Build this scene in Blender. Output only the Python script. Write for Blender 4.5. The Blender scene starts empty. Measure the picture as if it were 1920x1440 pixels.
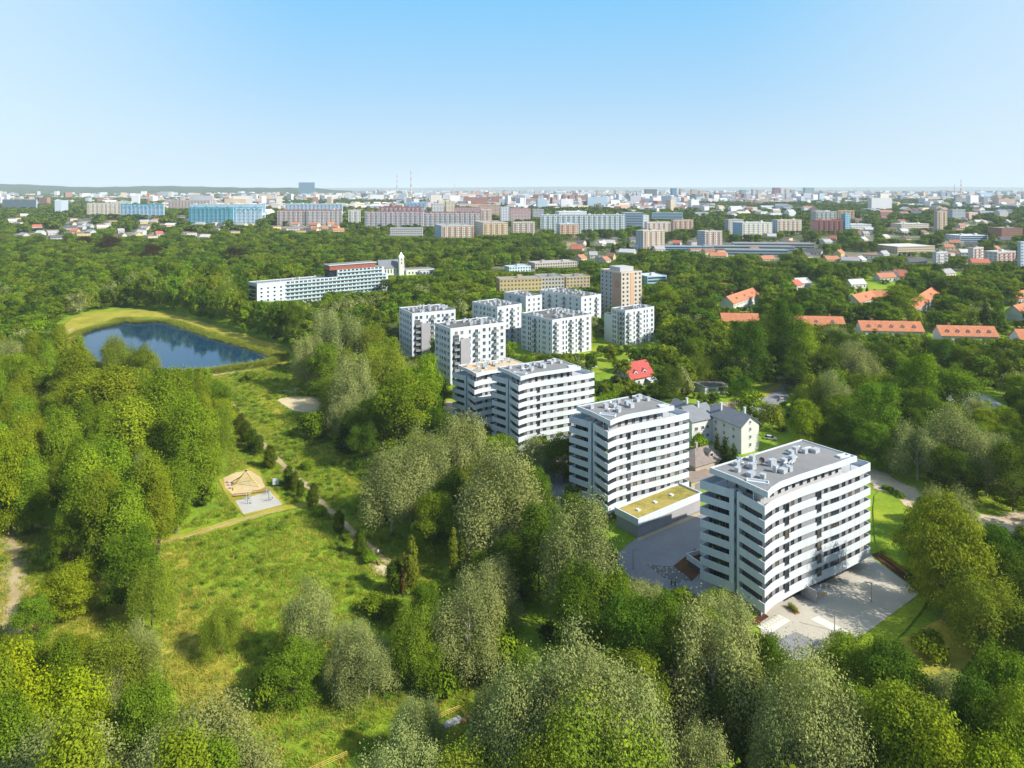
import bpy, math, random
import numpy as np
from mathutils import Vector, Matrix

R = math.radians
rnd = random.Random(7)
scene = bpy.context.scene
COL = scene.collection

# ------------------------------------------------------------------ camera, sky, sun, exposure
CAM_H, FPX, HOR = 92.0, 1300.0, 352.0          # drone height, focal length and eye level in photo pixels (1920 wide)
cam_d = bpy.data.cameras.new('camera')
cam = bpy.data.objects.new('camera', cam_d); COL.objects.link(cam)
cam.location = (0, 0, CAM_H); cam.rotation_euler = (R(90), 0, 0)
cam_d.sensor_width = 36; cam_d.sensor_fit = 'HORIZONTAL'; cam_d.lens = 36 * FPX / 1920
cam_d.shift_y = -(720 - HOR) / 1920
HAZE = 0.00006                                  # density of the air
cam_d.clip_start = 1; cam_d.clip_end = 200000
scene.camera = cam

SUN_AZ = math.atan2(.90, -.44)                  # clockwise from +Y
SUN_EL = R(38)
world = bpy.data.worlds.new('World'); scene.world = world; world.use_nodes = True
wn, wl = world.node_tree.nodes, world.node_tree.links
bg = wn['Background']
sky = wn.new('ShaderNodeTexSky'); sky.sky_type = 'NISHITA'; sky.sun_disc = False
sky.sun_elevation = SUN_EL; sky.sun_rotation = SUN_AZ
sky.altitude = 100; sky.air_density = 1.0; sky.dust_density = 0.6; sky.ozone_density = 2.2
def wmath(op, a, b=None, c=None):
    n = wn.new('ShaderNodeMath'); n.operation = op
    for i, v in enumerate((a, b, c)):
        if v is None: continue
        if isinstance(v, (int, float)): n.inputs[i].default_value = v
        else: wl.new(v, n.inputs[i])
    return n.outputs[0]
tc = wn.new('ShaderNodeTexCoord'); sx = wn.new('ShaderNodeSeparateXYZ'); wl.new(tc.outputs['Generated'], sx.inputs[0])
sr = wn.new('ShaderNodeValToRGB'); el = sr.color_ramp.elements            # clear summer sky: pale at the horizon, azure above
SKYC = [(0, (.43, .575, .70)), (.06, (.385, .545, .70)), (.14, (.28, .507, .725)), (.27, (.155, .462, .755)), (.5, (.055, .255, .56)), (1, (.022, .13, .38))]
el[0].position, el[0].color = SKYC[0][0], (*SKYC[0][1], 1); el[1].position, el[1].color = SKYC[-1][0], (*SKYC[-1][1], 1)
for q, c_ in SKYC[1:-1]:
    e_ = el.new(q); e_.color = (*c_, 1)
wl.new(sx.outputs['Z'], sr.inputs[0])
hyp = wmath('SQRT', wmath('ADD', wmath('MULTIPLY', sx.outputs['X'], sx.outputs['X']), wmath('MULTIPLY', sx.outputs['Y'], sx.outputs['Y'])))
az = wmath('DIVIDE', wmath('ABSOLUTE', sx.outputs['X']), hyp)
mr = wn.new('ShaderNodeMapRange'); mr.interpolation_type = 'SMOOTHSTEP'; wl.new(az, mr.inputs[0]); mr.inputs[1].default_value = .25; mr.inputs[2].default_value = .72; mr.inputs[4].default_value = .72
m1 = wn.new('ShaderNodeMix'); m1.data_type = 'RGBA'; wl.new(mr.outputs[0], m1.inputs[0]); wl.new(sr.outputs[0], m1.inputs[6]); m1.inputs[7].default_value = (.56, .67, .75, 1)
nsc = wn.new('ShaderNodeMix'); nsc.data_type = 'RGBA'; nsc.inputs[0].default_value = .88; wl.new(sky.outputs['Color'], nsc.inputs[6])
up = wn.new('ShaderNodeVectorMath'); up.operation = 'SCALE'; up.inputs['Scale'].default_value = 1 / .13; wl.new(m1.outputs[2], up.inputs[0])
wl.new(up.outputs[0], nsc.inputs[7]); wl.new(nsc.outputs[2], bg.inputs['Color'])
bg.inputs['Strength'].default_value = 0.115
sun_d = bpy.data.lights.new('sun', 'SUN'); sun = bpy.data.objects.new('sun', sun_d); COL.objects.link(sun)
sun_d.energy = 5.0; sun_d.angle = R(.53); sun_d.color = (1, .945, .85)
sdir = Vector((math.sin(SUN_AZ) * math.cos(SUN_EL), math.cos(SUN_AZ) * math.cos(SUN_EL), math.sin(SUN_EL)))
sun.rotation_euler = sdir.to_track_quat('Z', 'Y').to_euler(); sun.location = (300, -200, 400)
vs = scene.view_settings
vs.view_transform = 'Standard'; vs.look = 'None'; vs.gamma = 1; vs.use_curve_mapping = False; vs.exposure = 0.60
cy = scene.cycles
cy.max_bounces = 5; cy.diffuse_bounces = 3; cy.glossy_bounces = 2; cy.transmission_bounces = 3
cy.transparent_max_bounces = 8; cy.volume_bounces = 1; cy.caustics_reflective = False; cy.caustics_refractive = False
cy.sample_clamp_indirect = 6
cy.use_denoising = True
try: cy.denoiser = 'OPENIMAGEDENOISE'
except Exception: pass

# ------------------------------------------------------------------ places: photo pixel -> ground
def T(y):
    """height of the land: level near the camera, rising gently towards the city"""
    t = min(max((y - 500) / 1300.0, 0), 1)
    return 26 * t * t * (3 - 2 * t)
def W(px, py, z=0.0):
    """point at height z over the land that shows at photo pixel (px, py)"""
    lo, hi = 20.0, 60000.0
    for _ in range(60):
        m = (lo + hi) / 2
        if CAM_H - T(m) - z - (py - HOR) * m / FPX > 0: lo = m
        else: hi = m
    y = (lo + hi) / 2
    return Vector(((px - 960) * y / FPX, y, T(y)))
def PX(x, y, z=0.0):
    return 960 + FPX * x / y, HOR + FPX * (CAM_H - z) / y
def reach(p, ang, px):
    """how far from p in direction ang one has to go to stand at column px"""
    k = (px - 960) / FPX; dx, dy = math.cos(ang), math.sin(ang)
    return (k * p[1] - p[0]) / (dx - k * dy)
def inside(p, poly):
    x, y = p[0], p[1]; c = False; j = len(poly) - 1
    for i in range(len(poly)):
        xi, yi = poly[i][0], poly[i][1]; xj, yj = poly[j][0], poly[j][1]
        if (yi > y) != (yj > y) and x < (xj - xi) * (y - yi) / (yj - yi) + xi: c = not c
        j = i
    return c
def smooth(pts, n=4, closed=True):
    out = []; N = len(pts)
    for i in range(N if closed else N - 1):
        g = (lambda k: pts[k % N]) if closed else (lambda k: pts[min(max(k, 0), N - 1)])
        p0, p1, p2, p3 = g(i - 1), g(i), g(i + 1), g(i + 2)
        for s in range(n):
            t = s / n
            out.append(tuple(.5 * ((2 * b) + (-a + c) * t + (2 * a - 5 * b + 4 * c - d) * t * t + (-a + 3 * b - 3 * c + d) * t ** 3)
                             for a, b, c, d in zip(p0, p1, p2, p3)))
    if not closed: out.append(tuple(pts[-1]))
    return out

# ------------------------------------------------------------------ materials
MATS = {}
def nodes_of(name):
    m = bpy.data.materials.new(name); m.use_nodes = True
    nt = m.node_tree
    return m, nt, nt.nodes, nt.links, nt.nodes['Principled BSDF']
def ramp(nt, fac, stops):
    r = nt.nodes.new('ShaderNodeValToRGB'); e = r.color_ramp.elements
    e[0].position, e[0].color = stops[0][0], (*stops[0][1], 1); e[1].position, e[1].color = stops[-1][0], (*stops[-1][1], 1)
    for p, c in stops[1:-1]:
        n = e.new(p); n.color = (*c, 1)
    nt.links.new(fac, r.inputs[0]); return r.outputs[0]
def noise(nt, scale, detail=4, rough=.6, coord=None):
    n = nt.nodes.new('ShaderNodeTexNoise'); n.inputs['Scale'].default_value = scale
    n.inputs['Detail'].default_value = detail; n.inputs['Roughness'].default_value = rough
    if coord is not None: nt.links.new(coord, n.inputs['Vector'])
    return n.outputs['Fac']
def geo(nt):
    return nt.nodes.new('ShaderNodeNewGeometry').outputs['Position']
def objc(nt):
    return nt.nodes.new('ShaderNodeTexCoord').outputs['Object']
def mixc(nt, fac, a, b, mode='MIX'):
    m = nt.nodes.new('ShaderNodeMix'); m.data_type = 'RGBA'; m.blend_type = mode
    for s, v in ((0, fac), (6, a), (7, b)):
        if hasattr(v, 'links') or isinstance(v, bpy.types.NodeSocket): nt.links.new(v, m.inputs[s])
        else: m.inputs[s].default_value = (*v, 1) if isinstance(v, tuple) else v
    return m.outputs[2]
def bump(nt, h, strength, dist, p):
    b = nt.nodes.new('ShaderNodeBump'); b.inputs['Strength'].default_value = strength; b.inputs['Distance'].default_value = dist
    nt.links.new(h, b.inputs['Height']); nt.links.new(b.outputs[0], p.inputs['Normal'])
def paint(col, rough=.7, wear=.12, scale=.35, name='paint', metal=0.0, spec=.3, streak=False):
    """render or painted board with faint weathering"""
    key = (name, col, rough, metal)
    if key in MATS: return MATS[key]
    m, nt, N, L, p = nodes_of(name)
    c = objc(nt)
    if streak:
        mp = N.new('ShaderNodeMapping'); mp.inputs['Scale'].default_value = (3.2, 3.2, .25); L.new(c, mp.inputs[0]); c = mp.outputs[0]
    d = tuple(x * (1 - wear) for x in col); l = tuple(min(1, x * (1 + wear * .5)) for x in col)
    a = ramp(nt, noise(nt, scale, 5, .65, c), [(.3, d), (.62, l)])
    L.new(a, p.inputs['Base Color']); p.inputs['Roughness'].default_value = rough
    p.inputs['Metallic'].default_value = metal; p.inputs['Specular IOR Level'].default_value = spec
    MATS[key] = m; return m
def glass(col=(.02, .03, .04), rough=.06, name='window_glass'):
    key = (name, col, rough)
    if key in MATS: return MATS[key]
    m, nt, N, L, p = nodes_of(name)
    oi = N.new('ShaderNodeObjectInfo')
    a = ramp(nt, oi.outputs['Random'], [(0, tuple(x * .5 for x in col)), (.8, tuple(x * 1.6 for x in col)), (.88, (.16, .11, .06)), (1, tuple(x * 4 + .05 for x in col))])
    L.new(a, p.inputs['Base Color']); p.inputs['Roughness'].default_value = rough; p.inputs['Specular IOR Level'].default_value = .6
    MATS[key] = m; return m
def ground_mat(name, stops, s1=.035, s2=.9, fade=False, bumps=.5, bdist=.25, rough=.95, speck=None):
    """soil, grass, sand: broad patches, fine mottling and relief; fade=True frays the edge of a sheet"""
    m, nt, N, L, p = nodes_of(name); c = geo(nt)
    a = noise(nt, s1, 5, .62, c); b = noise(nt, s2, 6, .75, c)
    mx = N.new('ShaderNodeMath'); mx.operation = 'MULTIPLY_ADD'; L.new(b, mx.inputs[0]); mx.inputs[1].default_value = .66
    sb = N.new('ShaderNodeMath'); sb.operation = 'MULTIPLY_ADD'; L.new(a, sb.inputs[0]); sb.inputs[1].default_value = 1.05; sb.inputs[2].default_value = -.345
    L.new(sb.outputs[0], mx.inputs[2])
    colr = ramp(nt, mx.outputs[0], stops)
    if speck:
        f = noise(nt, speck[1], 3, .7, c)
        colr = mixc(nt, ramp(nt, f, [(speck[2], (0, 0, 0)), (speck[2] + .1, (1, 1, 1))]), colr, speck[0])
    L.new(colr, p.inputs['Base Color']); p.inputs['Roughness'].default_value = rough; p.inputs['Specular IOR Level'].default_value = .1
    if bumps: bump(nt, noise(nt, s2 * 1.6, 5, .8, c), bumps, bdist, p)
    if fade:
        at = N.new('ShaderNodeAttribute'); at.attribute_name = 'fade'
        f2 = noise(nt, .55, 5, .8, c)
        ad = N.new('ShaderNodeMath'); ad.operation = 'MULTIPLY_ADD'; L.new(f2, ad.inputs[0]); ad.inputs[1].default_value = -1.1; L.new(at.outputs['Fac'], ad.inputs[2])
        al = N.new('ShaderNodeMapRange'); al.inputs[1].default_value = -.25; al.inputs[2].default_value = .05; L.new(ad.outputs[0], al.inputs[0])
        L.new(al.outputs[0], p.inputs['Alpha'])
    return m
def leaf_mat(name, col, var=.25, trans=.3, hue=0.03, gloss=0.0):
    m, nt, N, L, p = nodes_of(name); N.remove(p)
    out = N['Material Output']
    at = N.new('ShaderNodeAttribute'); at.attribute_name = 'tint'
    oi = N.new('ShaderNodeObjectInfo')
    lo = tuple(x * .55 for x in col); hi = (min(1, col[0] * 1.62), min(1, col[1] * 1.45), col[2] * 1.35)
    c1 = ramp(nt, at.outputs['Fac'], [(0, lo), (.5, col), (1, hi)])
    h = N.new('ShaderNodeHueSaturation'); L.new(c1, h.inputs['Color'])
    mh = N.new('ShaderNodeMapRange'); L.new(oi.outputs['Random'], mh.inputs[0]); mh.inputs[3].default_value = .5 - hue; mh.inputs[4].default_value = .5 + hue
    L.new(mh.outputs[0], h.inputs['Hue'])
    w = N.new('ShaderNodeTexWhiteNoise'); w.noise_dimensions = '1D'; L.new(oi.outputs['Random'], w.inputs['W'])
    mv = N.new('ShaderNodeMapRange'); L.new(w.outputs[0], mv.inputs[0]); mv.inputs[3].default_value = 1 - var; mv.inputs[4].default_value = 1 + var
    L.new(mv.outputs[0], h.inputs['Value'])
    d = N.new('ShaderNodeBsdfDiffuse'); t = N.new('ShaderNodeBsdfTranslucent'); mx = N.new('ShaderNodeMixShader')
    mx.inputs[0].default_value = trans
    tc = mixc(nt, 1.0, h.outputs[0], (1.0, 1.0, .45), 'MULTIPLY')
    L.new(h.outputs[0], d.inputs[0]); L.new(tc, t.inputs[0]); L.new(d.outputs[0], mx.inputs[1]); L.new(t.outputs[0], mx.inputs[2])
    if gloss:
        g = N.new('ShaderNodeBsdfGlossy'); g.inputs['Roughness'].default_value = .5; g.inputs[0].default_value = (.9, .95, .9, 1)
        m2 = N.new('ShaderNodeMixShader'); m2.inputs[0].default_value = gloss
        L.new(mx.outputs[0], m2.inputs[1]); L.new(g.outputs[0], m2.inputs[2]); L.new(m2.outputs[0], out.inputs[0])
    else: L.new(mx.outputs[0], out.inputs[0])
    return m

# ------------------------------------------------------------------ mesh building
class MB:
    def __init__(s): s.v, s.f, s.m = [], [], []
    def add(s, vs, fs, mat=0):
        b = len(s.v); s.v += [tuple(v) for v in vs]
        s.f += [tuple(i + b for i in f) for f in fs]; s.m += [mat] * len(fs)
    def quad(s, a, b, c, d, mat=0): s.add([a, b, c, d], [(0, 1, 2, 3)], mat)
    def box(s, x0, x1, y0, y1, z0, z1, mat=0, top=None):
        v = [(x0, y0, z0), (x1, y0, z0), (x1, y1, z0), (x0, y1, z0), (x0, y0, z1), (x1, y0, z1), (x1, y1, z1), (x0, y1, z1)]
        s.add(v, [(0, 3, 2, 1), (0, 1, 5, 4), (1, 2, 6, 5), (2, 3, 7, 6), (3, 0, 4, 7)], mat)
        s.add(v[4:], [(0, 1, 2, 3)], mat if top is None else top)
    def rbox(s, c, sx, sy, z0, z1, ang=0, mat=0, top=None):
        ca, sa = math.cos(ang), math.sin(ang)
        p = [(c[0] + x * ca - y * sa, c[1] + x * sa + y * ca) for x, y in ((-sx / 2, -sy / 2), (sx / 2, -sy / 2), (sx / 2, sy / 2), (-sx / 2, sy / 2))]
        s.prism(p, z0, z1, mat, top)
    def prism(s, poly, z0, z1, mat=0, top=None, bottom=True):
        n = len(poly)
        v = [(p[0], p[1], z0) for p in poly] + [(p[0], p[1], z1) for p in poly]
        s.add(v, [(i, (i + 1) % n, n + (i + 1) % n, n + i) for i in range(n)], mat)
        s.add([(p[0], p[1], z1) for p in poly], [tuple(range(n))], mat if top is None else top)
        if bottom: s.add([(p[0], p[1], z0) for p in poly], [tuple(reversed(range(n)))], mat)
    def ring(s, outer, inner, z0, z1, mat=0):
        n = len(outer)
        v = [(*p[:2], z0) for p in outer] + [(*p[:2], z1) for p in outer] + [(*p[:2], z0) for p in inner] + [(*p[:2], z1) for p in inner]
        f = []
        for i in range(n):
            j = (i + 1) % n
            f += [(i, j, n + j, n + i), (n + i, n + j, 3 * n + j, 3 * n + i), (2 * n + j, 2 * n + i, 3 * n + i, 3 * n + j), (j, i, 2 * n + i, 2 * n + j)]
        s.add(v, f, mat)
    def tube(s, p0, p1, r0, r1=None, n=8, mat=0, cap=True):
        r1 = r0 if r1 is None else r1
        a, b = Vector(p0), Vector(p1); d = (b - a).normalized()
        u = d.orthogonal().normalized(); w = d.cross(u)
        v = []
        for c, r in ((a, r0), (b, r1)):
            for k in range(n):
                t = 2 * math.pi * k / n; v.append(c + u * math.cos(t) * r + w * math.sin(t) * r)
        f = [(k, (k + 1) % n, n + (k + 1) % n, n + k) for k in range(n)]
        if cap: f += [tuple(reversed(range(n))), tuple(range(n, 2 * n))]
        s.add(v, f, mat)
    def path(s, pts, r, n=6, mat=0):
        for a, b in zip(pts[:-1], pts[1:]): s.tube(a, b, r, r, n, mat)
    def ball(s, c, rx, ry, rz, mat=0, nu=8, nv=5):
        v, f = [], []
        for i in range(nv + 1):
            t = math.pi * i / nv
            for j in range(nu):
                a = 2 * math.pi * j / nu; v.append((c[0] + rx * math.sin(t) * math.cos(a), c[1] + ry * math.sin(t) * math.sin(a), c[2] + rz * math.cos(t)))
        for i in range(nv):
            for j in range(nu):
                k = (j + 1) % nu; f.append((i * nu + j, (i + 1) * nu + j, (i + 1) * nu + k, i * nu + k))
        s.add(v, f, mat)
    def mesh(s, name, mats):
        me = bpy.data.meshes.new(name); me.from_pydata(s.v, [], s.f)
        for m in (mats if isinstance(mats, (list, tuple)) else [mats]): me.materials.append(m)
        if any(s.m): me.polygons.foreach_set('material_index', s.m)
        return me
    def build(s, name, mats, parent=None, loc=(0, 0, 0), rot=0, kind=None):
        return link(name, s.mesh(name, mats), parent, loc, rot, kind)
def link(name, data, parent=None, loc=(0, 0, 0), rot=0, kind=None):
    o = bpy.data.objects.new(name, data); COL.objects.link(o)
    o.location = loc; o.rotation_euler = (0, 0, rot)
    if parent is not None: o.parent = parent
    if kind: o['kind'] = kind
    return o
def tag(o, label, cat, group=None):
    o['label'] = label; o['category'] = cat
    if group: o['group'] = group
    return o
def thing(name, label, cat, loc=(0, 0, 0), rot=0, group=None):
    return tag(link(name, None, None, loc, rot), label, cat, group)
def inset(poly, d):
    """poly (anticlockwise) moved inwards by d"""
    n = len(poly); out = []
    for i in range(n):
        p0, p1, p2 = (Vector(poly[(i + k) % n][:2]) for k in (-1, 0, 1))
        a, b = (p1 - p0).normalized(), (p2 - p1).normalized()
        na, nb = Vector((-a.y, a.x)), Vector((-b.y, b.x))
        m = na + nb; m = m / max(m.dot(m) / 2, .3)
        out.append(tuple(p1 + m * d))
    return out
FOOT = []                                   # footprints where no tree may stand: (polygon, margin)
def footprint(poly): FOOT.append([tuple(p[:2]) for p in poly])
# ================================================================== the setting
GRASS = [(.25, (0.070, 0.133, 0.010)), (.45, (0.160, 0.256, 0.018)), (.62, (0.257, 0.349, 0.025)), (.8, (0.375, 0.426, 0.041))]
M_GROUND = ground_mat('rough_grass', GRASS, .022, .8)
M_CITY = ground_mat('city_ground', [(.3, (.05, .075, .02)), (.5, (.09, .11, .035)), (.6, (.20, .19, .15)), (.75, (.28, .27, .25))], .012, .15, bumps=0)
M_MEADOW = ground_mat('lush_meadow', [(.25, (0.096, 0.167, 0.013)), (.48, (0.183, 0.269, 0.019)), (.66, (0.287, 0.340, 0.024)), (.85, (0.417, 0.392, 0.041))], .05, 1.1, fade=True)
M_DRY = ground_mat('dry_grass', [(.25, (0.187, 0.198, 0.021)), (.5, (0.330, 0.296, 0.038)), (.7, (0.440, 0.363, 0.063)), (.9, (0.495, 0.406, 0.112))], .06, .9, fade=True)
M_REEDY = ground_mat('reedy_grass', [(.25, (0.071, 0.125, 0.017)), (.5, (0.170, 0.223, 0.025)), (.75, (0.298, 0.321, 0.041))], .08, .7, fade=True, bdist=.5)
M_PATH = ground_mat('trodden_earth', [(.25, (.28, .22, .10)), (.5, (.40, .31, .16)), (.8, (.50, .41, .25))], .2, 1.5, fade=True, bumps=.2)
M_SAND = ground_mat('bare_sand', [(.25, (.42, .33, .18)), (.5, (.55, .44, .26)), (.8, (.62, .52, .34))], .1, 1.2, fade=True, bumps=.2)
M_PLAY = ground_mat('playground_sand', [(.25, (0.440, 0.341, 0.175)), (.5, (0.550, 0.429, 0.225)), (.8, (0.638, 0.517, 0.312))], .1, 1.2, bumps=.2, fade=True)
M_GRAVEL = ground_mat('grey_gravel', [(.25, (0.368, 0.350, 0.313)), (.5, (0.442, 0.423, 0.377)), (.8, (0.506, 0.478, 0.432))], .1, 2.5, bumps=.2)
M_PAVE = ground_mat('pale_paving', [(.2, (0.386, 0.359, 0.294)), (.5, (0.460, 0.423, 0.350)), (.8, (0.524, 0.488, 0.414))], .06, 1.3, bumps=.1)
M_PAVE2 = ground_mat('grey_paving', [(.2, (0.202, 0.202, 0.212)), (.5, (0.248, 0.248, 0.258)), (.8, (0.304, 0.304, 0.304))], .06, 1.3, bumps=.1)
M_TAN = ground_mat('tan_paving', [(.2, (0.368, 0.294, 0.184)), (.5, (0.442, 0.359, 0.230)), (.8, (0.497, 0.414, 0.276))], .06, 1.3, bumps=.1)
M_WHITEPAD = ground_mat('white_paving', [(.2, (0.552, 0.534, 0.488)), (.5, (0.626, 0.607, 0.552)), (.8, (0.662, 0.644, 0.598))], .1, 1.6, bumps=.1)
M_ASPHALT = ground_mat('asphalt', [(.2, (.05, .05, .055)), (.5, (.075, .075, .08)), (.8, (.10, .10, .10))], .05, 1.5, bumps=.1)
M_ROADSAND = ground_mat('sandy_road', [(.25, (0.414, 0.322, 0.207)), (.5, (0.529, 0.425, 0.287)), (.8, (0.644, 0.540, 0.391))], .09, 1.1, fade=True, bumps=.2)
M_SEDUM = ground_mat('sedum_roof', [(.25, (.13, .14, .03)), (.45, (.27, .23, .06)), (.65, (.40, .31, .10)), (.85, (.46, .36, .14))], .14, 1.2, bumps=.5, bdist=.06)
M_SOIL = ground_mat('bark_mulch', [(.25, (.045, .02, .014)), (.5, (.09, .04, .02)), (.8, (.14, .07, .035))], .2, 2.5, bumps=.4, bdist=.08)
M_SETTS, nt, N, L, p = nodes_of('grass_pavers'); vo = N.new('ShaderNodeTexVoronoi'); vo.inputs['Scale'].default_value = 1.4; L.new(geo(nt), vo.inputs['Vector'])
L.new(ramp(nt, vo.outputs['Distance'], [(.25, (.36, .38, .38)), (.34, (.05, .06, .06)), (.8, (.04, .045, .05))]), p.inputs['Base Color'])
for mm, sc in ((M_PAVE, .45), (M_TAN, .5), (M_WHITEPAD, .6), (M_PAVE2, .4)):
    nt = mm.node_tree; p = nt.nodes['Principled BSDF']; br = nt.nodes.new('ShaderNodeTexBrick'); br.inputs['Scale'].default_value = sc * 2.4; br.inputs['Mortar Size'].default_value = .02
    br.inputs['Color1'].default_value = (1, 1, 1, 1); br.inputs['Color2'].default_value = (.95, .95, .955, 1); br.inputs['Mortar'].default_value = (.78, .77, .76, 1)
    mp = nt.nodes.new('ShaderNodeMapping'); mp.inputs['Rotation'].default_value = (0, 0, .58); nt.links.new(geo(nt), mp.inputs[0]); nt.links.new(mp.outputs[0], br.inputs['Vector'])
    src = p.inputs['Base Color'].links[0].from_socket; nt.links.new(mixc(nt, 1.0, src, br.outputs['Color'], 'MULTIPLY'), p.inputs['Base Color'])
M_KERB = paint((.42, .41, .39), .9, .15, .6, 'kerb_stone')

ys = sorted(set([-400, -100] + list(range(20, 1900, 60)) + [500, 540, 2000, 2500, 3200, 4200, 5500, 7500, 10000, 15000, 25000, 45000, 80000]))
mb = MB()
xs = [-1.6, -1.0, -.5, 0, .5, 1.0, 1.6]
for y in ys:
    for q in xs: mb.v.append((q * (abs(y) + 700), y, T(y)))
for i in range(len(ys) - 1):
    for j in range(len(xs) - 1):
        a = i * len(xs) + j
        mb.f.append((a, a + 1, a + len(xs) + 1, a + len(xs))); mb.m.append(0 if ys[i] < 700 else 1)
mb.build('ground', [M_GROUND, M_CITY], kind='structure')

LEVEL = [0]
def crosses(q):
    """whether a closed outline runs through itself"""
    def side(a, b, c): return (b[0] - a[0]) * (c[1] - a[1]) - (b[1] - a[1]) * (c[0] - a[0])
    n = len(q)
    for i in range(n):
        a, b = q[i], q[(i + 1) % n]
        for j in range(i + 2, n):
            if i == 0 and j == n - 1: continue
            c, d = q[j], q[(j + 1) % n]
            if side(a, b, c) * side(a, b, d) < 0 and side(c, d, a) * side(c, d, b) < 0: return True
    return False
def sheet(name, pix, mat, width=0.0, fade=1.2, z=None, sm=3):
    """flat sheet on the ground; its outline is read off the photograph in pixels (or a path's middle line with a width in metres)"""
    LEVEL[0] += 1; z = .01 + .006 * LEVEL[0] if z is None else z
    p = [tuple(W(x, y)[:2]) for x, y in pix]
    if width:
        c = smooth(p, 5, False); lft, rgt = [], []
        for i in range(len(c)):
            a, b = Vector(c[max(i - 1, 0)]), Vector(c[min(i + 1, len(c) - 1)])
            d = (b - a).normalized(); n = Vector((-d.y, d.x)); w = width / 2 * (1 + .18 * math.sin(i * 1.7))
            lft.append(tuple(Vector(c[i]) + n * w)); rgt.append(tuple(Vector(c[i]) - n * w))
        rows = [[Vector(a).lerp(Vector(b), t) for a, b in zip(lft, rgt)] for t in (0, .3, .7, 1)]
        mb = MB(); n = len(c)
        for r in rows: mb.v += [(q.x, q.y, z) for q in r]
        for k in range(3):
            for i in range(n - 1): mb.f.append((k * n + i, (k + 1) * n + i, (k + 1) * n + i + 1, k * n + i + 1)); mb.m.append(0)
        o = mb.build(name, mat, kind='structure')
        fa = [0.0] * n + [1.0] * (2 * n) + [0.0] * n
    else:
        if sm: p = smooth(p, sm)
        ar = sum(p[i - 1][0] * p[i][1] - p[i][0] * p[i - 1][1] for i in range(len(p)))
        if ar < 0: p.reverse()
        mb = MB(); n = len(p)
        if fade:
            q = inset(p, fade)
            while fade > .05 and crosses(q): fade *= .6; q = inset(p, fade)
            mb.v = [(*a, z) for a in p] + [(*a, z) for a in q]
            mb.f = [(i, (i + 1) % n, n + (i + 1) % n, n + i) for i in range(n)] + [tuple(range(n, 2 * n))]; mb.m = [0] * (n + 1)
            fa = [0.0] * n + [1.0] * n
        else:
            mb.v = [(*a, z) for a in p]; mb.f = [tuple(range(n))]; mb.m = [0]; fa = [1.0] * n
        o = mb.build(name, mat, kind='structure')
    at = o.data.attributes.new('fade', 'FLOAT', 'POINT'); at.data.foreach_set('value', fa)
    return o

# --- meadow, banks, paths
sheet('meadow', [(300, 1020), (420, 985), (560, 948), (640, 1010), (735, 1085), (700, 1140), (560, 1150), (450, 1230), (330, 1240), (290, 1150)], M_MEADOW, fade=5)
sheet('ditch_bank', [(395, 720), (440, 708), (500, 790), (600, 900), (700, 985), (760, 1060), (735, 1062), (660, 990), (560, 890), (450, 790)], M_REEDY, fade=2.5)
sheet('meadow_strip', [(450, 705), (545, 690), (610, 760), (650, 850), (690, 940), (660, 915), (560, 830), (480, 760)], M_MEADOW, fade=3)
sheet('lower_meadow', [(500, 1330), (620, 1290), (760, 1260), (870, 1275), (870, 1340), (700, 1400), (560, 1470), (480, 1440)], M_MEADOW, fade=4)
sheet('yellow_grass', [(90, 1040), (130, 1000), (180, 1060), (250, 1150), (180, 1200), (100, 1230), (45, 1200), (60, 1080)], M_DRY, fade=7)
sheet('worn_grass', [(300, 1190), (370, 1170), (430, 1225), (462, 1300), (455, 1350), (390, 1360), (330, 1310), (290, 1240)], M_DRY, fade=3)
sheet('worn_strip', [(330, 1030), (350, 1110), (355, 1190), (350, 1240)], M_DRY, width=6)
sheet('pond_bank', [(92, 668), (112, 608), (150, 590), (200, 583), (270, 580), (335, 588), (455, 622), (540, 652), (545, 684), (480, 698), (380, 708), (300, 714), (190, 700), (120, 690)], M_DRY, fade=6)
sheet('reed_bank', [(140, 640), (160, 614), (228, 596), (320, 596), (420, 627), (530, 664), (530, 678), (480, 694), (380, 705), (300, 710), (190, 697), (150, 668)], M_REEDY, fade=3)
sheet('mown_track', [(450, 706), (510, 766), (547, 799), (630, 863), (660, 896), (690, 930)], M_DRY, width=5.5)
sheet('dam_path', [(376, 706), (430, 700), (480, 693), (545, 684), (600, 676)], M_PATH, width=4)
sheet('pond_path', [(88, 668), (103, 648), (122, 624), (140, 614)], M_PATH, width=3.5)
sheet('alley_path', [(430, 752), (460, 795), (491, 830), (516, 858), (547, 886), (580, 916), (602, 941), (624, 963), (663, 999), (694, 1027), (733, 1058), (760, 1085)], M_PATH, width=2.6)
sheet('playground_path', [(285, 1016), (333, 1010), (400, 990), (467, 970), (530, 953), (590, 944)], M_DRY, width=5)
sheet('playground_track', [(285, 1017), (333, 1011), (400, 991), (467, 971), (530, 955)], M_PATH, width=1.2)
sheet('track_verge', [(-12, 955), (6, 980), (24, 1003), (33, 1037), (29, 1077), (20, 1127), (14, 1180), (6, 1250)], M_DRY, width=13)
sheet('dirt_track', [(-12, 962), (6, 985), (22, 1003), (31, 1037), (27, 1077), (20, 1127), (16, 1180), (10, 1240)], M_PATH, width=7.5)
sheet('footpath', [(-5, 971), (50, 983), (100, 992), (140, 1004)], M_PATH, width=1.6)
sheet('bench_bay', [(655, 1000), (668, 1000), (705, 1050), (738, 1068), (720, 1082), (690, 1062)], M_SAND, fade=1)
sheet('play_ground_edge', [(404, 900), (472, 874), (490, 884), (540, 946), (455, 972), (425, 940)], M_DRY, fade=1.5, sm=0)
sheet('play_sand', [(416, 897), (472, 882), (500, 914), (438, 932)], M_PLAY, fade=.9, sm=2)
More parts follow.
